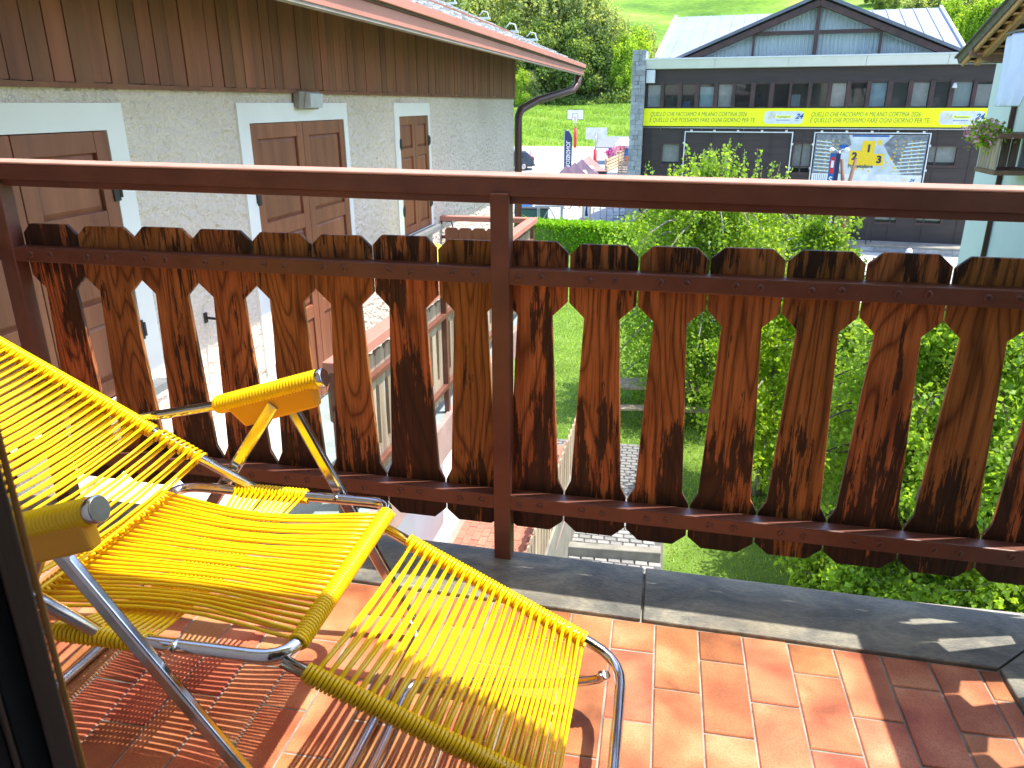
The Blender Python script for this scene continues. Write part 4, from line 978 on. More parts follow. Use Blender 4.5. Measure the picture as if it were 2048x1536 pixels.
q = PP(.325, .335); text('Posteitaliane', .20, 'ink', facetext(FF, q, -.095), po, bold=.006)
for a_, b_ in ((.46, .28), (.51, .24), (.63, .31), (.74, .31), (.40, .29), (.66, .42), (.69, .5)): pbox(a_, b_, a_+.016, b_+.05, 'goldi', 'print_parcel', -.091)
q = PP(.83, .07); text('24', .16, 'goldi', facetext(FF, q, -.094), po, shear=.35); q = PP(.90, .07); text('24', .17, 'bluei', facetext(FF, q, -.094), po, shear=.35, bold=.006)
for k in range(7): pbox(.02+k*.018, .02, .024+k*.018, .18, 'bluei', 'print_rule', -.0945)
# ---- shop sign on a mast in front of the poster
sg_ = Frame(FF((FF.px(1672, 330, -4)[0], -4.0, 0)), FF.x)
ss = thing('mast_sign', sg_((0, 0, -5.1)), 'narrow red white and blue SKI shop sign with lamp heads on a mast', 'sign')
x0, z1s = sg_.px(1661, 308); x1 = sg_.px(1673, 308)[0]; zt_ = sg_.px(1666, 306)[1]; zb_ = -2.6
MB(sg_).box((x0, -.12, zb_), (x1, .0, zt_)).build('sign_box', 'bluei', ss); MB(sg_).box((x1+.002, -.11, zb_), (x1+.16, .02, zt_)).build('sign_side', 'navy', ss)
MB(sg_).box((x0+.03, -.126, zt_-.78), (x1-.03, -.1205, zt_-.14)).build('sign_panel', 'redp', ss); MB(sg_).box((x0+.06, -.13, zt_-.55), (x1-.06, -.1265, zt_-.28)).build('sign_panel', 'white', ss)
for k, ch in enumerate('SKI'): text(ch, .32, 'white', facetext(sg_, ((x0+x1)/2, zt_-1.12-.3*k), -.1225), ss, align='CENTER', bold=.008)
MB(sg_).tube([(x1+.1, .05, -5.2), (x1+.1, .05, zt_+.1)], .05, 8).build('mast', 'steel', ss)
for dx_ in (-.25, .30):
    p = MB(sg_); p.tube([(x1+.05, .0, zt_+.05), (x1+.05+dx_*.6, -.1, zt_+.16)], .015, 6); p.lathe((x1+.05+dx_, -.1, zt_+.08), [(.10, 0), (.12, .06), (.05, .13)], 10); p.build('lamp_head', 'white', ss)
for nm, ua, ub, va, vb in (('bare_pole', 1684, 1690, 318, 500), ('leaning_pole', 1712, 1694, 318, 380)):
    P0 = sg_.px(ua, va, .3); P1 = sg_.px(ub, vb, .3); z_ = -5.15; t = (z_-P0[1])/(P1[1]-P0[1])
    e = (P0[0]+(P1[0]-P0[0])*t, .3, z_)
    o = MB(sg_).tube([e, (P0[0], .3, P0[1])], [.09, .07], 8).build('timber_pole', 'rafterd')
    tag(o, 'slim upright timber pole before the podium poster' if nm == 'bare_pole' else 'leaning timber pole crossing the podium poster', 'pole')

# ================================================================== mint green house at the right edge
XR_ = 7.7
TF = Frame((XR_, 21.8, 0), (0, -1, 0))             # local x towards the camera, y into the house (+x)
mh = thing('mint_house', TF((2, 2, -5.3)), 'pale mint rendered house with honey coloured timber eaves at the right', 'house')
wy, wz = TF.px(2044, 215); 
wall_with_holes(TF, 0, 14, -5.3, 2.75, [(3.35, 4.6, .15, 1.35), (3.05, 4.3, -3.15, -2.05)], 'wall', 'tealw', mh, 0, .3)
MB(TF).box((0, .31, -5.3), (14, .36, 2.75)).build('inner_lining', 'room', mh); MB(TF).box((0, .37, -5.3), (.3, 7, 2.75)).build('end_wall', 'tealw', mh)
for a, b, c, d in ((3.35, 4.6, .15, 1.35), (3.05, 4.3, -3.15, -2.05)):
    w = MB(TF).box((a+.06, .12, c+.06), (b-.06, .14, d-.06)).build('window', 'glass', mh)
    for q, r in (((a, .08, c), (a+.06, .16, d)), ((b-.06, .08, c), (b, .16, d)), ((a+.06, .08, c), (b-.06, .16, c+.06)), ((a+.06, .08, d-.06), (b-.06, .16, d))): MB(TF).box(q, r).build('frame_bar', 'dbeam', w)
    MB(TF).box((a-.1, -.12, c-.07), (b+.1, .079, c-.003)).build('window_sill', 'sill', w)
for k in range(2): MB(TF).box((0, -.012, -1.05-k*.13), (14, -.001, -1.03-k*.13)).build('moulding', 'white', mh)
for k in range(46): MB(TF).lathe((.15+k*.14, -.004, -4.25), [(.055, -.02), (.05, .004), (.03, .02)], 8, (0, -1, 0)).build('stencil_dot', 'plaster', mh)
dy_ = TF.px(2010, 300, -.06)[0]
MB(TF).tube([(dy_+.0, -.35, 1.95), (dy_, -.30, 1.75), (dy_, -.06, 1.45), (dy_, -.06, -5.3)], .055, 10).build('downpipe', 'dpipe', mh)
# roof: verge over the wall, low end far away
RO = -1.15
def vp(u, v): x, z = TF.px(u, v, RO); return x, z
la, lb = vp(1925, 128), vp(2048, -6); k_ = (lb[1]-la[1])/(lb[0]-la[0]); xe = la[0]+9
def rz(x): return la[1]+(x-la[0])*k_
mrf = MB(TF).hexa([(la[0]-.1, RO-.06, rz(la[0]-.1)+.05), (xe, RO-.06, rz(xe)+.05), (xe, 5, rz(xe)+.05), (la[0]-.1, 5, rz(la[0]-.1)+.05)], [(la[0]-.12, RO-.1, rz(la[0]-.1)+.16), (xe, RO-.1, rz(xe)+.16), (xe, 5, rz(xe)+.16), (la[0]-.12, 5, rz(la[0]-.1)+.16)]).build('roof', 'rooft', mh)
for j in range(30):
    x_ = la[0]-.12+j*.3; MB(TF).hexa([(x_, RO-.16, rz(x_)+.165), (x_+.34, RO-.16, rz(x_+.34)+.175), (x_+.34, RO+.5, rz(x_+.34)+.175), (x_, RO+.5, rz(x_)+.165)], [(x_, RO-.16, rz(x_)+.215), (x_+.34, RO-.16, rz(x_+.34)+.19), (x_+.34, RO+.5, rz(x_+.34)+.19), (x_, RO+.5, rz(x_)+.215)]).build('shake', 'rooft', mrf)
MB(TF).bar((la[0], RO, rz(la[0])+.0), (xe, RO, rz(xe)+.0), .05, .10).build('barge_board', 'rafter', mrf)
MB(TF).bar((la[0]+.25, RO+.22, rz(la[0]+.25)-.05), (xe, RO+.22, rz(xe)-.05), .12, .20).build('verge_rafter', 'rafter', mrf)
for j in range(26): 
    x_ = la[0]+.05+j*.33; MB(TF).box((x_, RO+.05, rz(x_)+.012), (x_+.30, 1.0, rz(x_)+.046)).build('roof_board', 'rafter', mrf)
for j in range(1, 5):
    yr = RO+.22+.62*j; MB(TF).bar((la[0]+.2, yr, rz(la[0]+.2)-.06), (xe, yr, rz(xe)-.06), .12, .16).build('rafter', 'rafter', mrf)
for (u, v) in ((1990, 112), (2040, 30)):
    x_, z_ = TF.px(u, v, -.7); 
    MB(TF).prism([(-1.22, z_+.14), (-1.22, z_+.02), (-1.12, z_-.03), (-1.02, z_-.02), (-.96, z_-.08), (-.85, z_-.12), (.2, z_-.12), (.2, z_+.14)], x_-.1, x_+.1, 0).build('purlin_end', 'rafterd', mrf, .01)
ax_, az_ = TF.px(1990, 130, .1)
# hanging cloth
clx = TF.px(2030, 100, -1.0)[0]
cl = thing('hanging_cloth', TF((clx, -1.0, 0)), 'pale lilac cloth banner hanging from the timber eaves', 'banner')
CF = Frame(TF((0, -.95, 0)), TF.x)
pts = [[CF.px(u, v) for u, v in row] for row in (((2012, 70), (2090, 50)), ((2008, 110), (2085, 100)), ((2000, 150), (2070, 150)), ((1992, 205), (2055, 190)), ((1985, 213), (2042, 214)))]
NX = 16; V = []; 
for r_ in pts:
    for i in range(NX+1):
        t = i/NX; x = r_[0][0]+(r_[1][0]-r_[0][0])*t; z = r_[0][1]+(r_[1][1]-r_[0][1])*t; V.append(tuple(CF((x, .05*math.sin(t*17), z))))
V = np.array(V); i = np.arange(len(V)).reshape(len(pts), NX+1)
qd = np.stack([i[:-1, :-1].ravel(), i[:-1, 1:].ravel(), i[1:, 1:].ravel(), i[1:, :-1].ravel()], 1)
o = npmesh('cloth_sheet', V, qd, 'cloth', cl, True); sd = o.modifiers.new('thickness', 'SOLIDIFY'); sd.thickness = .006; ss_ = o.modifiers.new('smooth', 'SUBSURF'); ss_.levels = 1; ss_.render_levels = 1
MB(CF).tube([(pts[0][0][0]-.1, 0, pts[0][0][1]+.02), (pts[0][1][0], 0, pts[0][1][1]+.02)], .02, 6).build('cloth_rod', 'steel', cl)
# small flower balcony on its far corner
fbx = TF.px(1985, 265, -.6)
fbal = thing('wooden_balcony', TF((fbx[0], -.4, -1.3)), 'small grey brown wooden balcony box on the mint house corner', 'balcony')
zA, zB = TF.px(1985, 275, -.8)[1], TF.px(1965, 335, -.8)[1]; xA = TF.px(1962, 300, -.8)[0]
for k in range(6): MB(TF).box((xA+k*.17, -.82, zB), (xA+k*.17+.155, -.79, zA)).build('board', 'oldwood', fbal)
MB(TF).box((xA-.08, -.88, zA+.002), (xA+1.1, -.02, zA+.10)).build('capping', 'rafterd', fbal)
for k in range(4): MB(TF).box((xA-.02, -.78+k*.19, zB), (xA+.012, -.78+k*.19+.17, zA)).build('board', 'oldwood', fbal)
MB(TF).box((xA-.05, -.85, zB-.1), (xA+1.1, -.01, zB-.003)).build('floor_beam', 'rafterd', fbal)

# ================================================================== trees and plants
def leaf_quads(c, d, s, L, W):
    """rhombic leaves: centre-base c, axis d, side s, length L, half width W"""
    n = len(c); L = L[:, None]; W = W[:, None]
    fold = np.cross(d, s)*W*.35
    v = np.concatenate([c, c+d*L*.42+s*W+fold, c+d*L, c+d*L*.42-s*W+fold]); i = np.arange(n)
    return v, np.stack([i, i+n, i+2*n, i+3*n], 1)
def unit(a): return a/(np.linalg.norm(a, axis=1, keepdims=True)+1e-9)
def leaves_at(c, g, size, droop=.6, spread=1.0):
    n = len(c); d = g.normal(0, spread, (n, 3)); d[:, 2] -= droop; d = unit(d); s = unit(np.cross(d, g.normal(0, 1, (n, 3))))
    L = size*g.uniform(.65, 1.35, n); return leaf_quads(c, d, s, L, L*.40)
def make_tree(name, base, top, rad, c0, nb, nl, size, label, mat, seed, weep=.5, bark='bark', group=None, shoots=0, ry=None, lean=(0, 0), thick=None, cat='tree'):
    g = np.random.default_rng(seed); base = np.array(base, float); Ht = top-base[2]; ry = ry or rad
    th = thick or Ht*.018
    t = thing(name, base, label, cat, group)
    tr = MB(); tp = []
    for k in range(9):
        f = k/8; tp.append(base+np.array([lean[0]*f+.04*Ht*math.sin(f*5+seed)*.4, lean[1]*f+.03*Ht*math.sin(f*4+seed*2)*.4, Ht*.96*f]))
    tp = np.array(tp)
    tr.tube([base-np.array([0, 0, .15])]+list(tp[1:]), [th*1.25]+[th*(1-.85*k/8) for k in range(1, 9)], 8)
    P = []; 
    zc0 = base[2]+c0
    per = nl//nb
    for b in range(nb):
        f = (b+.5)/nb; h = zc0+(top-zc0)*(f**.85)*.93
        k = np.clip((h-base[2])/(Ht*.96)*8, 0, 7.99); i = int(k); st = tp[i]*(1-(k-i))+tp[i+1]*(k-i)
        a = b*2.399+g.normal(0, .3); prof = math.sin(math.pi*min(1, (.12+.88*(1-f))**.8))**.6 if f > .5 else .75+.5*f
        prof = max(.22, min(1, 1.15*math.sqrt(max(0.03, 1-((f-.38)/.64)**2))))
        Lr = prof*g.uniform(.75, 1.1); dirv = np.array([math.cos(a)*rad, math.sin(a)*ry, 0])*Lr
        rise = (.18+.25*f)*np.linalg.norm(dirv)*g.uniform(.6, 1.3)
        pts = []
        for q in np.linspace(0, 1, 6): pts.append(st+dirv*q+np.array([0, 0, rise*math.sin(q*1.9)-weep*q*q*.5*np.linalg.norm(dirv)]))
        pts = np.array(pts); tr.tube(pts, [th*.42*(1-.8*q)*(1-.5*f)+.004 for q in np.linspace(0, 1, 6)], 5)
        # twigs hang off each limb; leaves sit along the twigs
        ntw = 16; tt = g.uniform(.25, 1.0, ntw)
        for x in tt:
            k2 = x*5; j = min(4, int(k2)); p0 = pts[j]*(1-(k2-j))+pts[j+1]*(k2-j)
            dv = g.normal(0, 1, 3)*np.array([.55, .55, .35])*max(rad, .6)*.34; dv[2] -= weep*.42*max(rad, .6)*g.uniform(.3, 1)
            m_ = per//ntw; s_ = g.uniform(.05, 1, m_)[:, None]
            path = p0+dv*s_+np.array([0, 0, -.25*weep*np.linalg.norm(dv)])*s_**2
            P.append(path+g.normal(0, .035+.02*rad, (m_, 3)))
    for b in range(shoots):
        a = g.uniform(0, 6.28); r = g.uniform(0, .75); p0 = np.array([tp[8][0]+math.cos(a)*rad*r, tp[8][1]+math.sin(a)*ry*r, top-(.15+r*r*.9)*rad*.6])
        hh = g.uniform(.25, .8); n_ = 30; s_ = g.uniform(0, 1, n_)[:, None]; e_ = g.normal(0, .08, 3)+np.array([0, 0, hh])
        P.append(p0+e_*s_+g.normal(0, .035, (n_, 3))); tr.tube([p0, p0+e_], [.006, .002], 4)
    P = np.concatenate(P)
    v, qd = leaves_at(P, g, size, .35+weep*.5)
    tr.build('trunk', bark, t, recalc=False); npmesh('crown', v, qd, mat, t)
    return t
gnd = -5.3
make_tree('birch_tree', (1.05, 17.0, gnd), -.12, 2.1, .9, 84, 66000, .070, 'weeping birch with spiky top in front of the dark timber building', 'birch', 11, weep=.9, shoots=70)
make_tree('leafy_tree', (3.95, 10.1, gnd), -1.15, 2.0, .7, 78, 62000, .068, 'broad leafy tree close behind the right half of the railing', 'birch', 23, weep=.55, shoots=18, bark='barkd', thick=.10)
make_tree('leafy_tree', (1.95, 12.6, gnd), -1.55, 1.05, .5, 44, 20000, .070, 'slender yellow green tree seen through the middle right board gaps', 'birch2', 31, weep=.5, shoots=22)
make_tree('leafy_tree', (3.3, 16.4, gnd), -.95, .85, 1.2, 34, 15000, .075, 'small tree whose top shows just right of the weeping birch', 'birch', 37, weep=.5, shoots=16)
make_tree('leafy_tree', (6.4, 11.2, gnd), -1.3, 1.9, .5, 56, 40000, .072, 'dark leafy tree at the far right edge behind the railing', 'birch', 41, weep=.5, bark='barkd')
make_tree('shrub', (2.35, 18.6, gnd), -2.15, 1.15, .2, 38, 20000, .068, 'bright yellow green rounded shrub right of the weeping birch', 'birch2', 43, weep=.2, shoots=24, cat='shrub')
make_tree('shrub', (2.55, 8.9, gnd), -4.1, .62, .1, 26, 8000, .065, 'low leafy shrub under the railing boards beside the lawn', 'birch', 47, weep=.2, cat='shrub')
make_tree('shrub', (4.5, 8.3, gnd), -3.8, 1.3, .1, 40, 17000, .072, 'spreading green shrub at the kerb in the lower right', 'birch', 53, weep=.25, cat='shrub')

# hedge
h0, h1 = atZ(1040, 447, -3.95), atZ(1262, 457, -3.95)
hd = thing('clipped_hedge', (h0+h1)/2*np.array([1, 1, 0])+np.array([0, 0, gnd]), 'long clipped bright green hedge before the paved square', 'hedge')
MB().bar((h0[0]-1.5, h0[1], -4.68), (h1[0]+.8, h1[1], -4.68), .95, 1.28).build('branches', 'wood2', hd)
n = 26000; tt = rng.uniform(-.25, 1.15, n); off = np.stack([np.zeros(n), rng.uniform(-.52, .52, n), rng.uniform(-1.32, .12, n)], 1)
face = rng.random(n); off[face < .5, 1] = -.5+rng.normal(0, .05, (face < .5).sum()); off[face > .55, 2] = .03+np.abs(rng.normal(0, .07, (face > .55).sum()))
c = h0+(h1-h0)*tt[:, None]+off
v, qd = leaves_at(c, rng, .10, -.3); npmesh('foliage', v, qd, 'hedge', hd)

# woods on the hillside: three crown shapes shared by many separate trees
def crown_proto(seed, Hh, Rr, nl, size, weep):
    g = np.random.default_rng(seed); P = []
    for b in range(52):
        f = g.uniform(.05, 1); z = Hh*(.16+.80*f); r = Rr*max(.25, math.sqrt(max(.02, 1-((f-.35)/.68)**2)))*g.uniform(.35, 1.0); a = g.uniform(0, 6.28)
        cc = np.array([math.cos(a)*r, math.sin(a)*r, z]); m_ = nl//52
        q = g.normal(0, 1, (m_, 3))*np.array([.15, .15, .10+.06*weep])*Rr+cc
        st_ = g.integers(0, 9, m_); ox = g.normal(0, .16*Rr, (9, 2)); q[:, :2] = np.where(weep > .5, cc[:2]+ox[st_]+g.normal(0, .05*Rr, (m_, 2)), q[:, :2]); q[:, 2] -= np.abs(g.normal(0, weep*.42*Rr, m_)); P.append(q)
    v, qd = leaves_at(np.concatenate(P), g, size, .4+weep)
    return v, qd
protos = []
for k, (Hh, Rr, wp, mt) in enumerate(((14, 3.4, .9, 'wood1'), (11, 3.6, .3, 'wood2'), (12, 3.0, .7, 'wood3'), (9, 2.8, .4, 'wood1'))):
    v, qd = crown_proto(100+k, Hh, Rr, 11000, .36, wp)
    oc = npmesh('crown', v, qd, mt); mc = oc.data; bpy.data.objects.remove(oc)
    tm = MB(); tm.tube([(0, 0, -.5), (.1, 0, Hh*.4), (-.1, .1, Hh*.9)], [.28, .18, .04], 7)
    for j in range(7): a = j*2.4; tm.tube([(0, 0, Hh*(.25+.07*j)), (math.cos(a)*Rr*.5, math.sin(a)*Rr*.5, Hh*(.35+.075*j))], [.10, .03], 5)
    protos.append((Hh, mc, tm.mesh('trunk', 'barkd')))
WOOD = [  # u, distance, scale, kind
 (948, 118, 1.15, 0), (985, 122, 1.2, 0), (1030, 117, 1.05, 1), (1062, 121, 1.25, 0), (1092, 117, 1.0, 1), (1118, 119, 1.15, 0), (1148, 116, .95, 1), (1172, 119, 1.05, 0), (1200, 116, .82, 1), (1224, 117, .85, 0), (1248, 116, .72, 2), (1266, 119, .75, 2),
 (1045, 112, .42, 2), (1060, 113, .5, 3), (960, 135, 1.2, 0), (1010, 138, 1.25, 1), (1055, 140, 1.3, 0), (1100, 142, 1.2, 0), (1135, 138, 1.0, 2), (905, 126, 1.3, 0), (930, 150, 1.5, 1),
 (1800, 170, .8, 3), (1830, 176, 1.0, 0), (1862, 168, .9, 3), (1880, 150, .8, 2), (1905, 158, 1.0, 3), (1930, 172, 1.2, 1), (1960, 180, 1.4, 1), (1985, 176, 1.5, 1), (2020, 186, 1.6, 1), (1945, 150, .9, 2), (2050, 178, 1.6, 1), (1740, 190, .5, 1), (1765, 196, .6, 3), (1720, 205, .55, 1),
 (1480, 222, .7, 1), (1500, 220, .55, 1), (1528, 219, .5, 2), (1540, 230, .8, 1), (1400, 236, .8, 1), (1425, 240, .7, 1), (1260, 128, .6, 3), (1285, 122, .62, 0), (1300, 131, .5, 3), (1120, 165, 1.2, 0), (1165, 175, 1.0, 1), (1050, 170, 1.3, 1), (1000, 175, 1.4, 0)]
WORDS = ('tall weeping grey green tree', 'dense dark green tree', 'bright light green tree', 'small grey green tree')
ORD = 'first second third fourth fifth sixth seventh eighth ninth tenth eleventh twelfth thirteenth fourteenth fifteenth sixteenth'.split()
count = {}
for k, (u, dist, sc, kd) in enumerate(sorted(WOOD)):
    az = math.atan((u-1024)/1632)-YAW; x, y = dist*math.tan(az), dist
    z = float(gz(x, y)); Hh, mc, tm = protos[kd]
    where = 'in the wood behind the meadow' if u < 1330 else ('on the slope above the dark building' if u < 1780 else 'on the hill right of the gable')
    key = WORDS[kd]+' '+where; count[key] = count.get(key, -1)+1
    t = thing('hill_tree', (x, y, z), WORDS[kd]+', '+ORD[count[key]]+' such from left '+where, 'tree', key)
    t.scale = (sc*rnd.uniform(.9, 1.1), sc*rnd.uniform(.9, 1.1), sc); t.rotation_euler = (0, 0, rnd.uniform(0, 6.28))
    for nm, me in (('crown', mc), ('trunk', tm)):
        o = bpy.data.objects.new(nm, me); COL.objects.link(o); o.parent = t
# undergrowth along the edge of the wood
n = 16000; x = rng.uniform(-34, 0, n); y = rng.uniform(112.5, 119, n); z = gz(x, y)+np.abs(rng.normal(0, .9, n))*(.6+.4*np.sin(x*.7))
v, qd = leaves_at(np.stack([x, y, z], 1), rng, .38, .2); tag(npmesh('undergrowth', v, qd, 'wood2'), 'dark undergrowth along the edge of the wood', 'bushes', kind='stuff')
# long meadow grass and blossom
n = 30000; x = rng.uniform(-30, 2, n); y = rng.uniform(80, 112, n); z = gz(x, y); hgt = rng.uniform(.1, .45, n)*(.4+.6*(np.sin(x*.6+y*.9) > -.2)); a = rng.uniform(0, 6.28, n)
p = np.stack([x, y, z], 1); s_ = np.stack([np.cos(a), np.sin(a), np.zeros(n)], 1)*.06
v = np.concatenate([p-s_, p+s_, p+np.stack([rng.normal(0, .08, n), rng.normal(0, .08, n), hgt], 1)]); i = np.arange(n)
tag(npmesh('meadow_grass', v, np.stack([i, i+n, i+2*n], 1), 'blade'), 'long unmown grass of the meadow below the wood', 'grass', kind='stuff')
# flowers on the wooden balcony
fl_ = thing('hanging_flowers', TF((xA+.3, -1.0, zA)), 'pink geraniums trailing over the small wooden balcony', 'flowers')
n = 1500; c = np.stack([rng.normal(xA+.30, .26, n), rng.normal(-.86, .12, n), zA+.16+rng.normal(0, .09, n)-np.abs(rng.normal(0, .10, n))], 1)
c = np.array([TF(q) for q in c]); v, qd = leaves_at(c[:1100], rng, .085, .2); npmesh('foliage', v, qd, 'birch', fl_)
v, qd = leaves_at(c[1100:]+np.array([-.06, 0, .0]), rng, .075, -.2); npmesh('blossom', v, qd, 'pinkflower', fl_)

# ================================================================== things in the square, car park and garden
def ground_at(u, v):
    """where a pixel's ray meets the terrain"""
    d = ray(u, v); t = 5.0
    for _ in range(4000):
        p = CC+d*t
        if p[2] < gz(p[0], p[1]): return p
        t += .05
    return p
# basketball hoops
def hoop(u, v, label, face, hh):
    p = ground_at(u, v); t = thing('basketball_hoop', p, label, 'basketball hoop'); fr = Frame(p, (math.cos(face), math.sin(face), 0))
    MB(fr).tube([(0, 0, 0), (0, 0, hh*.52)], .14, 10).build('pole_padding', 'redp', t)
    MB(fr).tube([(0, 0, hh*.52), (0, 0, hh*.74), (0, -.35, hh*.86)], .06, 8).build('pole', 'steel', t)
    bd = MB(fr).box((-.80, -.42, hh*.74), (.80, -.37, hh)).build('backboard', 'white', t)
    for a, b in (((-.80, -.425, hh-.04), (.80, -.4205, hh)), ((-.80, -.425, hh*.74), (.80, -.4205, hh*.74+.04)), ((-.80, -.425, hh*.74+.04), (-.76, -.4205, hh-.04)), ((.76, -.425, hh*.74+.04), (.80, -.4205, hh-.04)), ((-.28, -.425, hh*.77), (-.24, -.4205, hh*.90)), ((.24, -.425, hh*.77), (.28, -.4205, hh*.90)), ((-.24, -.425, hh*.89), (.24, -.4205, hh*.90))): MB(fr).box(a, b).build('board_line', 'ink', bd)
    ring = MB(fr).tube([(math.cos(q)*.23, -.70+math.sin(q)*.23, hh*.785) for q in np.linspace(0, 6.283, 17)[:-1]], .018, 6, closed=True).build('rim', 'redp', t)
    nt_ = MB(fr)
    for q in np.linspace(0, 6.283, 11)[:-1]: nt_.tube([(math.cos(q)*.22, -.70+math.sin(q)*.22, hh*.78), (math.cos(q+.3)*.13, -.70+math.sin(q+.3)*.13, hh*.78-.42)], .012, 4)
    nt_.build('net', 'white', t)
hoop(1150, 296, 'red padded basketball hoop with lined board by the meadow edge', 0.0, 3.55)
hoop(1189, 345, 'nearer basketball hoop with plain board seen from behind and red pole', math.pi, 3.25)
# parked car (estate, seen from behind at an angle)
cp = ground_at(1043, 341); CA = R_(25); CFm = Frame(cp, (math.cos(CA+math.pi/2), math.sin(CA+math.pi/2), 0))
CFm = Frame(cp+np.array([-1.35, .1, 0]), (-math.cos(R_(14)), -math.sin(R_(14)), 0))     # local +x = front of the car (to the left), tail towards +world x
car = thing('parked_car', CFm.o, 'dark blue estate car parked beside the white house corner', 'car')
prof = [(2.15, .35), (2.25, .55), (2.15, .78), (1.2, .92), (.55, 1.38), (-.2, 1.47), (-1.7, 1.42), (-2.1, .98), (-2.22, .85), (-2.25, .45), (-2.1, .3)]
V = []; n = len(prof)
for y_, ins in ((-.86, 0), (-.80, .0), (.80, 0), (.86, 0)):
    for (x_, z_) in prof:
        k = .20 if z_ > 1.2 else (.05 if z_ > .9 else 0); sgy = -1 if y_ < 0 else 1
        V.append((x_, (abs(y_)-k-(0 if abs(y_) < .83 else (.0 if z_ < .9 else .0)))*sgy, z_))
F = [tuple(range(n)), tuple(range(4*n-1, 3*n-1, -1))]
for r in range(3): F += [(r*n+i, r*n+(i+1) % n, (r+1)*n+(i+1) % n, (r+1)*n+i) for i in range(n)]
body = MB(CFm).add(V, F).build('body', 'carpaint', car, .05)
MB(CFm).hexa([(-1.78, -.55, 1.37), (-1.78, .55, 1.37), (-2.05, .66, 1.04), (-2.05, -.66, 1.04)], [(-1.83, -.55, 1.39), (-1.83, .55, 1.39), (-2.10, .66, 1.06), (-2.10, -.66, 1.06)]).build('rear_window', 'glass', body)
for sgy in (-1, 1):
    for x0_, x1_ in ((-1.62, -.95), (-.88, -.05), (.02, .70)):
        xt = min(x1_, .42); MB(CFm).hexa([(x0_, sgy*.80, .98), (x1_, sgy*.80, .98), (xt, sgy*.655, 1.36), (x0_+.04, sgy*.655, 1.36)], [(x0_, sgy*.825, .985), (x1_, sgy*.825, .985), (xt, sgy*.69, 1.37), (x0_+.04, sgy*.69, 1.37)]).build('side_window', 'glass', body)
    MB(CFm).box((-2.27, sgy*.62-.15, .78), (-2.10, sgy*.62+.2, 1.02)).build('tail_light', 'redl', body, .02)
    MB(CFm).tube([(-1.6, sgy*.6, 1.50), (.1, sgy*.6, 1.53)], .02, 6).build('roof_rail', 'alloy', body)
    for x_ in (-1.4, 1.35):
        w = MB(CFm).lathe((x_, sgy*.72, .32), [(.24, -.0), (.32, .02), (.32, .18), (.24, .2)], 20, (0, sgy, 0)).build('wheel', 'tyre', car)
        MB(CFm).lathe((x_, sgy*.905, .32), [(.21, 0), (.20, .02), (.05, .03)], 10, (0, sgy, 0)).build('rim', 'alloy', w)
MB(CFm).box((-2.30, -.26, .60), (-2.262, .26, .72)).build('number_plate', 'white', body)
MB(CFm).box((-2.32, -.80, .34), (-2.2, .80, .52)).build('rear_bumper', 'carpaint', body, .03)
mk = ground_at(1061, 318); o = thing('marker_post', mk, 'thin red marker post standing in the pale car park', 'post'); MB().tube([mk, mk+np.array([-.06, 0, .95])], .05, 6).build('post_body', 'redp', o); MB().lathe(mk, [(.15, 0), (.12, .05)], 8).build('post_foot', 'concrete', o)
# feather flag, seen from its back so the word runs mirrored
fp = ground_at(1128, 348); fp = fp+np.array([0, 0, 0]); FGf = Frame(fp, (1, .1, 0))
fg = thing('feather_flag', fp, 'tall navy feather flag with white lettering by the canopy tents', 'flag')
sc_ = np.linalg.norm(fp[:2])/1632; hgt = 85*sc_*1.0
hgt = (348-264)*sc_*1.03; fw = 15*sc_
MB(FGf).tube([(-.02, 0, 0), (-.02, 0, hgt*.8), (fw*.0, 0, hgt*.97), (fw*.5, 0, hgt)], .025, 6).build('mast', 'steel', fg)
outl = [(0, hgt*.10), (fw, hgt*.10), (fw*1.02, hgt*.8), (fw*.85, hgt*.90), (fw*.5, hgt*.97), (0, hgt)]
MB(FGf).prism(outl, -.01, .01, 1).build('flag_cloth', 'navyf', fg)
tmx = Matrix.Identity(4); q = FGf((fw*.24, -.016, hgt*.15))
for i in range(3): tmx[i][0] = FGf.z[i]; tmx[i][1] = FGf.x[i]; tmx[i][2] = -FGf.y[i]; tmx[i][3] = q[i]
tx = text('ROSSIGNOL', 1.0, 'white', Matrix.Identity(4), fg, bold=.02)
xs_ = [q_.co.x for q_ in tx.data.vertices]; k_ = hgt*.60/(max(xs_)-min(xs_)); tx.data.transform(tmx @ Matrix.Diagonal((k_, fw*.78, 1, 1)))
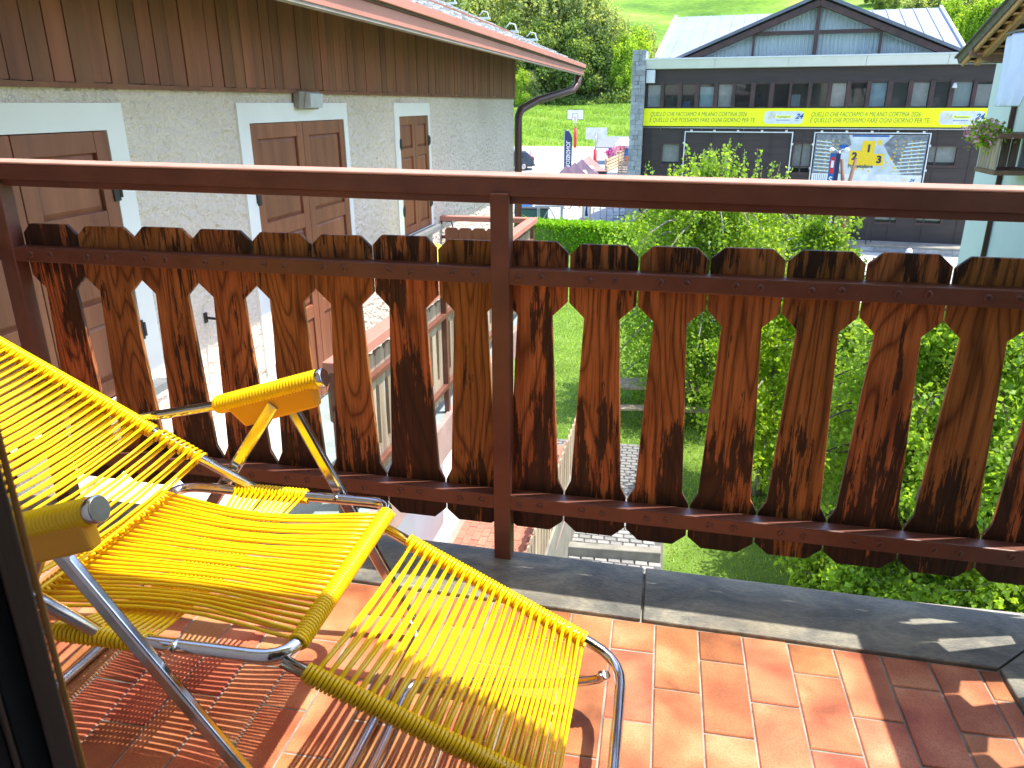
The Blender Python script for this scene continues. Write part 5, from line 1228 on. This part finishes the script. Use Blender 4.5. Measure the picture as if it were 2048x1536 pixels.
# canopy tents in a row
def tent(p, w, h, mat, mat2, label, yaw):
    t = thing('canopy_tent', p, label, 'canopy tent', 'canopy tents in the square'); fr = Frame(p, (math.cos(yaw), math.sin(yaw), 0)); a = w/2; e = h*.50
    prof_ = [(a, e), (a*.62, e+(h-e)*.30), (a*.25, e+(h-e)*.72), (.02, h)]
    V = []; F = []
    for r, z in prof_:
        for sx, sy in ((-1, -1), (0, -1.0), (1, -1), (1, 0), (1, 1), (0, 1), (-1, 1), (-1, 0)):
            k = 1 if sx and sy else .93
            V.append((sx*r*k, sy*r*k, z-(0 if sx and sy else (h-e)*.05*(r/a))))
    for i in range(3):
        for j in range(8): F.append((i*8+j, i*8+(j+1) % 8, (i+1)*8+(j+1) % 8, (i+1)*8+j))
    cn = MB(fr).add(V, F).build('canopy', mat, t)
    for sx, sy, ex, ey in ((-1, -1, 1, -1), (1, -1, 1, 1), (1, 1, -1, 1), (-1, 1, -1, -1)):
        MB(fr).add([(sx*a, sy*a, e), (ex*a, ey*a, e), (ex*a, ey*a, e-.28), (sx*a, sy*a, e-.28)], [(0, 1, 2, 3)]).build('valance', mat2, t)
        MB(fr).tube([(sx*a*.98, sy*a*.98, 0), (sx*a*.98, sy*a*.98, e)], .025, 6).build('leg', 'steel', t)
    MB(fr).add([(-a*.45, -a*.80, e+(h-e)*.16), (a*.15, -a*.80, e+(h-e)*.16), (a*.10, -a*.62, e+(h-e)*.33), (-a*.38, -a*.62, e+(h-e)*.33)], [(0, 1, 2, 3)])
    lg = MB(fr).hexa([(-a*.42, -a*.83, e+(h-e)*.12), (a*.30, -a*.83, e+(h-e)*.12), (a*.30, -a*.86, e+(h-e)*.15), (-a*.42, -a*.86, e+(h-e)*.15)], [(-a*.30, -a*.58, e+(h-e)*.30), (a*.20, -a*.58, e+(h-e)*.30), (a*.20, -a*.61, e+(h-e)*.34), (-a*.30, -a*.61, e+(h-e)*.34)]).build('printed_patch', 'white', t)
TENTS = [((1133, 331), 47.0, 'purple', 'nearest plum canopy tent in the square'), ((1150, 325), 49.6, 'purple', 'second plum canopy tent behind the nearest one'), ((1164, 318), 52.2, 'purple', 'third plum canopy tent, between the plum and coral ones'), ((1178, 311), 54.8, 'coral', 'coral canopy tent at the far end of the tent row')]
for (u, v), yd, mt, lb_ in TENTS:
    pk = atY(u, v, yd); gz_ = float(gz(pk[0], pk[1])); tent(np.array([pk[0], pk[1], gz_]), 2.35, pk[2]-gz_, mt, 'blackc', lb_, R_(8))
# pallet fence with flowers
f0, f1 = ground_at(1213, 346), ground_at(1256, 326)
pf = thing('pallet_fence', (f0+f1)/2, 'raw wooden pallet fence with slots beside the tents', 'fence')
L_ = np.linalg.norm(f1-f0); PFm = Frame(f0, ((f1-f0)[0], (f1-f0)[1], 0)); dz = (f1-f0)[2]
Lh = np.linalg.norm((f1-f0)[:2])
for k in range(4): MB(PFm).hexa([(0, 0, .12+k*.24), (Lh, 0, .12+k*.24+dz), (Lh, .05, .12+k*.24+dz), (0, .05, .12+k*.24)], [(0, 0, .28+k*.24), (Lh, 0, .28+k*.24+dz), (Lh, .05, .28+k*.24+dz), (0, .05, .28+k*.24)]).build('slat', 'pallet', pf)
for k in range(9): x_ = Lh*k/8; MB(PFm).box((x_-.05, .051, dz*k/8), (x_+.05, .15, 1.05+dz*k/8)).build('post', 'pallet', pf)
for k, fx in enumerate((.12, .42, .62, .80, .95)):
    ft = thing('flower_pot', PFm((Lh*fx, .1, 1.1+dz*fx)), ('leftmost', 'second', 'middle', 'fourth', 'rightmost')[k]+' magenta flower pot on top of the pallet fence', 'flowers', 'flower pots on the pallet fence')
    MB(PFm).lathe((Lh*fx, .1, 1.06+dz*fx), [(.10, 0), (.15, .2)], 10).build('pot', 'pallet', ft)
    c = np.array([PFm(q) for q in rng.normal(0, .16, (140, 3))*np.array([1, .8, .7])+np.array([Lh*fx, .1, 1.42+dz*fx])]); v, qd = leaves_at(c, rng, .13, 0); npmesh('blossom', v, qd, 'magenta' if k in (0, 2, 3) else 'pinkflower', ft)
# kiosk with an awning beside the stone pillar
kp = ground_at(1252, 352); KF = Frame(kp, (1, -.1, 0))
ks = thing('garden_kiosk', kp, 'open wooden kiosk with pale awning left of the stone pillar', 'kiosk')
for x_ in (-.6, .9):
    for y_ in (0, 1.6): MB(KF).box((x_-.04, y_-.04, 0), (x_+.04, y_+.04, 2.2)).build('post', 'pallet', ks)
MB(KF).hexa([(-.85, -.4, 2.15), (1.2, -.4, 2.15), (1.2, 1.9, 2.55), (-.85, 1.9, 2.55)], [(-.85, -.4, 2.21), (1.2, -.4, 2.21), (1.2, 1.9, 2.61), (-.85, 1.9, 2.61)]).build('awning', 'white', ks)
for k in range(5): MB(KF).box((-.6, -.02, .15+k*.17), (.9, .01, .30+k*.17)).build('board', 'oldwood', ks)
ob = thing('orange_crate', KF((.1, .3, 1.0)), 'orange crate on the kiosk counter', 'crate'); MB(KF).box((-.15, .2, 1.02), (.30, .6, 1.40)).build('crate_body', 'orange', ob, .02); MB(KF).box((-.6, .02, .99), (.9, .8, 1.018)).build('counter', 'pallet', ks)
bp_ = atY(1247, 292, 66); cz = float(gz(bp_[0], bp_[1])); bc = thing('blue_container', (bp_[0], 66, cz), 'blue tarpaulin shed behind the kiosk by the meadow', 'shed')
MB().box((bp_[0]-1.2, 65.5, cz), (bp_[0]+3.0, 68, cz+1.25)).build('shed_wall', 'blue', bc); MB().hexa([(bp_[0]-2.2, 65.2, cz+1.26), (bp_[0]+3.2, 65.2, cz+1.26), (bp_[0]+3.2, 68.3, cz+2.0), (bp_[0]-2.2, 68.3, cz+2.0)], [(bp_[0]-2.2, 65.2, cz+1.34), (bp_[0]+3.2, 65.2, cz+1.34), (bp_[0]+3.2, 68.3, cz+2.08), (bp_[0]-2.2, 68.3, cz+2.08)]).build('shed_roof', 'sill', bc)
# under the handrail: blue fence, steel trestle, notice board, rows of rails
def gpt(u, v): return ground_at(u, v)
b0, b1 = gpt(1030, 428), gpt(1066, 416); bf = thing('blue_fence', b0, 'bright blue sheet fence at the edge of the square', 'fence')
BFm = Frame(b0, ((b1-b0)[0], (b1-b0)[1], 0)); Lb = np.linalg.norm((b1-b0)[:2]); bk = int(Lb/.35)
for k in range(max(3, bk)): MB(BFm).box((k*.35, 0, .05), (k*.35+.325, .04, 1.1)).build('panel', 'blue', bf)
MB(BFm).box((0, .041, .8), (Lb, .08, .9)).build('fence_rail', 'blue', bf)
s0 = gpt(1075, 462); TS = Frame(s0, (1, .05, 0)); ts = thing('steel_trestle', s0, 'long galvanised steel trestle table behind the hedge', 'table')
Wt = (1124-1075)*np.linalg.norm(s0[:2])/1632
MB(TS).box((-.15, 0, 1.2), (Wt+.15, .9, 1.26)).build('table_top', 'steel', ts)
for x_ in (0, Wt):
    for y_ in (.05, .85): MB(TS).box((x_-.03, y_-.03, 0), (x_+.03, y_+.03, 1.2)).build('leg', 'steel', ts)
for sg in ((0, Wt), (Wt, 0)): MB(TS).bar((sg[0], .1, .1), ((sg[0]+sg[1])/2, .1, 1.15), .04, .04).build('brace', 'steel', ts)
g0 = gpt(1060, 452); gbx = thing('green_bin', g0, 'dark green steel bin standing behind the hedge', 'bin'); GB = Frame(g0, (1, .05, 0))
MB(GB).box((-.7, 0, 0), (.9, .6, .85)).build('bin_body', 'greenb', gbx, .02); MB(GB).box((-.75, -.04, .853), (.95, .64, .92)).build('lid', 'iron', gbx, .01)
n0 = gpt(1172, 460); NB = Frame(n0, (1, .1, 0)); nb_ = thing('notice_board', n0, 'narrow upright notice board on the paved square', 'sign')
MB(NB).box((-.22, 0, 0), (.22, .06, 1.45)).build('board_post', 'pallet', nb_, .01); MB(NB).box((-.15, -.012, .6), (.15, -.001, 1.3)).build('notice_sheet', 'white', nb_); MB(NB).prism([(-.08, .7), (.08, .7), (.03, 1.0), (.06, 1.2), (-.02, 1.25), (-.06, 1.0)], -.016, -.0125, 1).build('printed_figure', 'navy', nb_)
for k in range(5):
    r0 = gpt(1186+k*13, 462-k*7); RFm = Frame(r0, (1, .15, 0)); t = thing('barrier_rail', r0, ('nearest', 'second', 'third', 'fourth', 'farthest')[k]+' steel tube bike rail on the paved square', 'bike rail', 'steel bike rails on the paved square')
    for x_ in (0, .95): MB(RFm).tube([(x_, 0, 0), (x_, 0, 1.15)], .028, 8).build('upright', 'steel', t)
    for z_ in (.45, 1.10): MB(RFm).tube([(0, 0, z_), (.95, 0, z_)], .022, 8).build('cross_tube', 'steel', t)
bkp = gpt(1150, 418); BK = Frame(bkp, (.9, .4, 0)); bkx = thing('bicycle', bkp, 'dark bicycle parked on the paved square', 'bicycle')
for x_ in (-.5, .5): MB(BK).tube([(x_+.33*math.cos(q), 0, .34+.33*math.sin(q)) for q in np.linspace(0, 6.283, 19)[:-1]], .022, 6, closed=True).build('wheel', 'tyre', bkx)
p = MB(BK)
for a, b in (((-.5, .34), (-.1, .34)), ((-.1, .34), (.35, .85)), ((-.18, .85), (.35, .85)), ((-.1, .34), (-.2, .95)), ((-.5, .34), (-.18, .85)), ((.5, .34), (.33, 1.0))): p.tube([(a[0], 0, a[1]), (b[0], 0, b[1])], .02, 6)
p.build('frame', 'iron', bkx); MB(BK).box((-.32, -.06, .95), (-.08, .06, 1.0)).build('saddle', 'rubber', bkx); MB(BK).tube([(.30, -.28, 1.05), (.34, 0, 1.0), (.30, .28, 1.05)], .015, 6).build('handlebar', 'iron', bkx)
# picnic tables on the lawn
def picnic(u, v, label, yaw):
    p = atZ(u, v, gnd); t = thing('picnic_table', p, label, 'picnic table', 'picnic tables on the lawn'); fr = Frame(p, (math.cos(yaw), math.sin(yaw), 0))
    for k in range(4): MB(fr).box((-.85, -.33+k*.165, .70), (.85, -.33+k*.165+.15, .745)).build('top_plank', 'oldwood', t)
    for y_ in (-.82, .57):
        for k in range(2): MB(fr).box((-.85, y_+k*.13, .41), (.85, y_+k*.13+.12, .45)).build('seat_plank', 'oldwood', t)
    for x_ in (-.6, .6):
        for sg in (-1, 1): MB(fr).bar((x_, sg*.25, .69), (x_, sg*.55, 0), .05, .09).build('leg', 'rafterd', t)
        MB(fr).box((x_-.07, -.80, .34), (x_-.027, .80, .405)).build('crossbar', 'rafterd', t)
picnic(1262, 828, 'grey picnic table standing on the sunlit lawn', R_(8)); picnic(1378, 832, 'picnic table half hidden under the weeping birch', R_(-5))
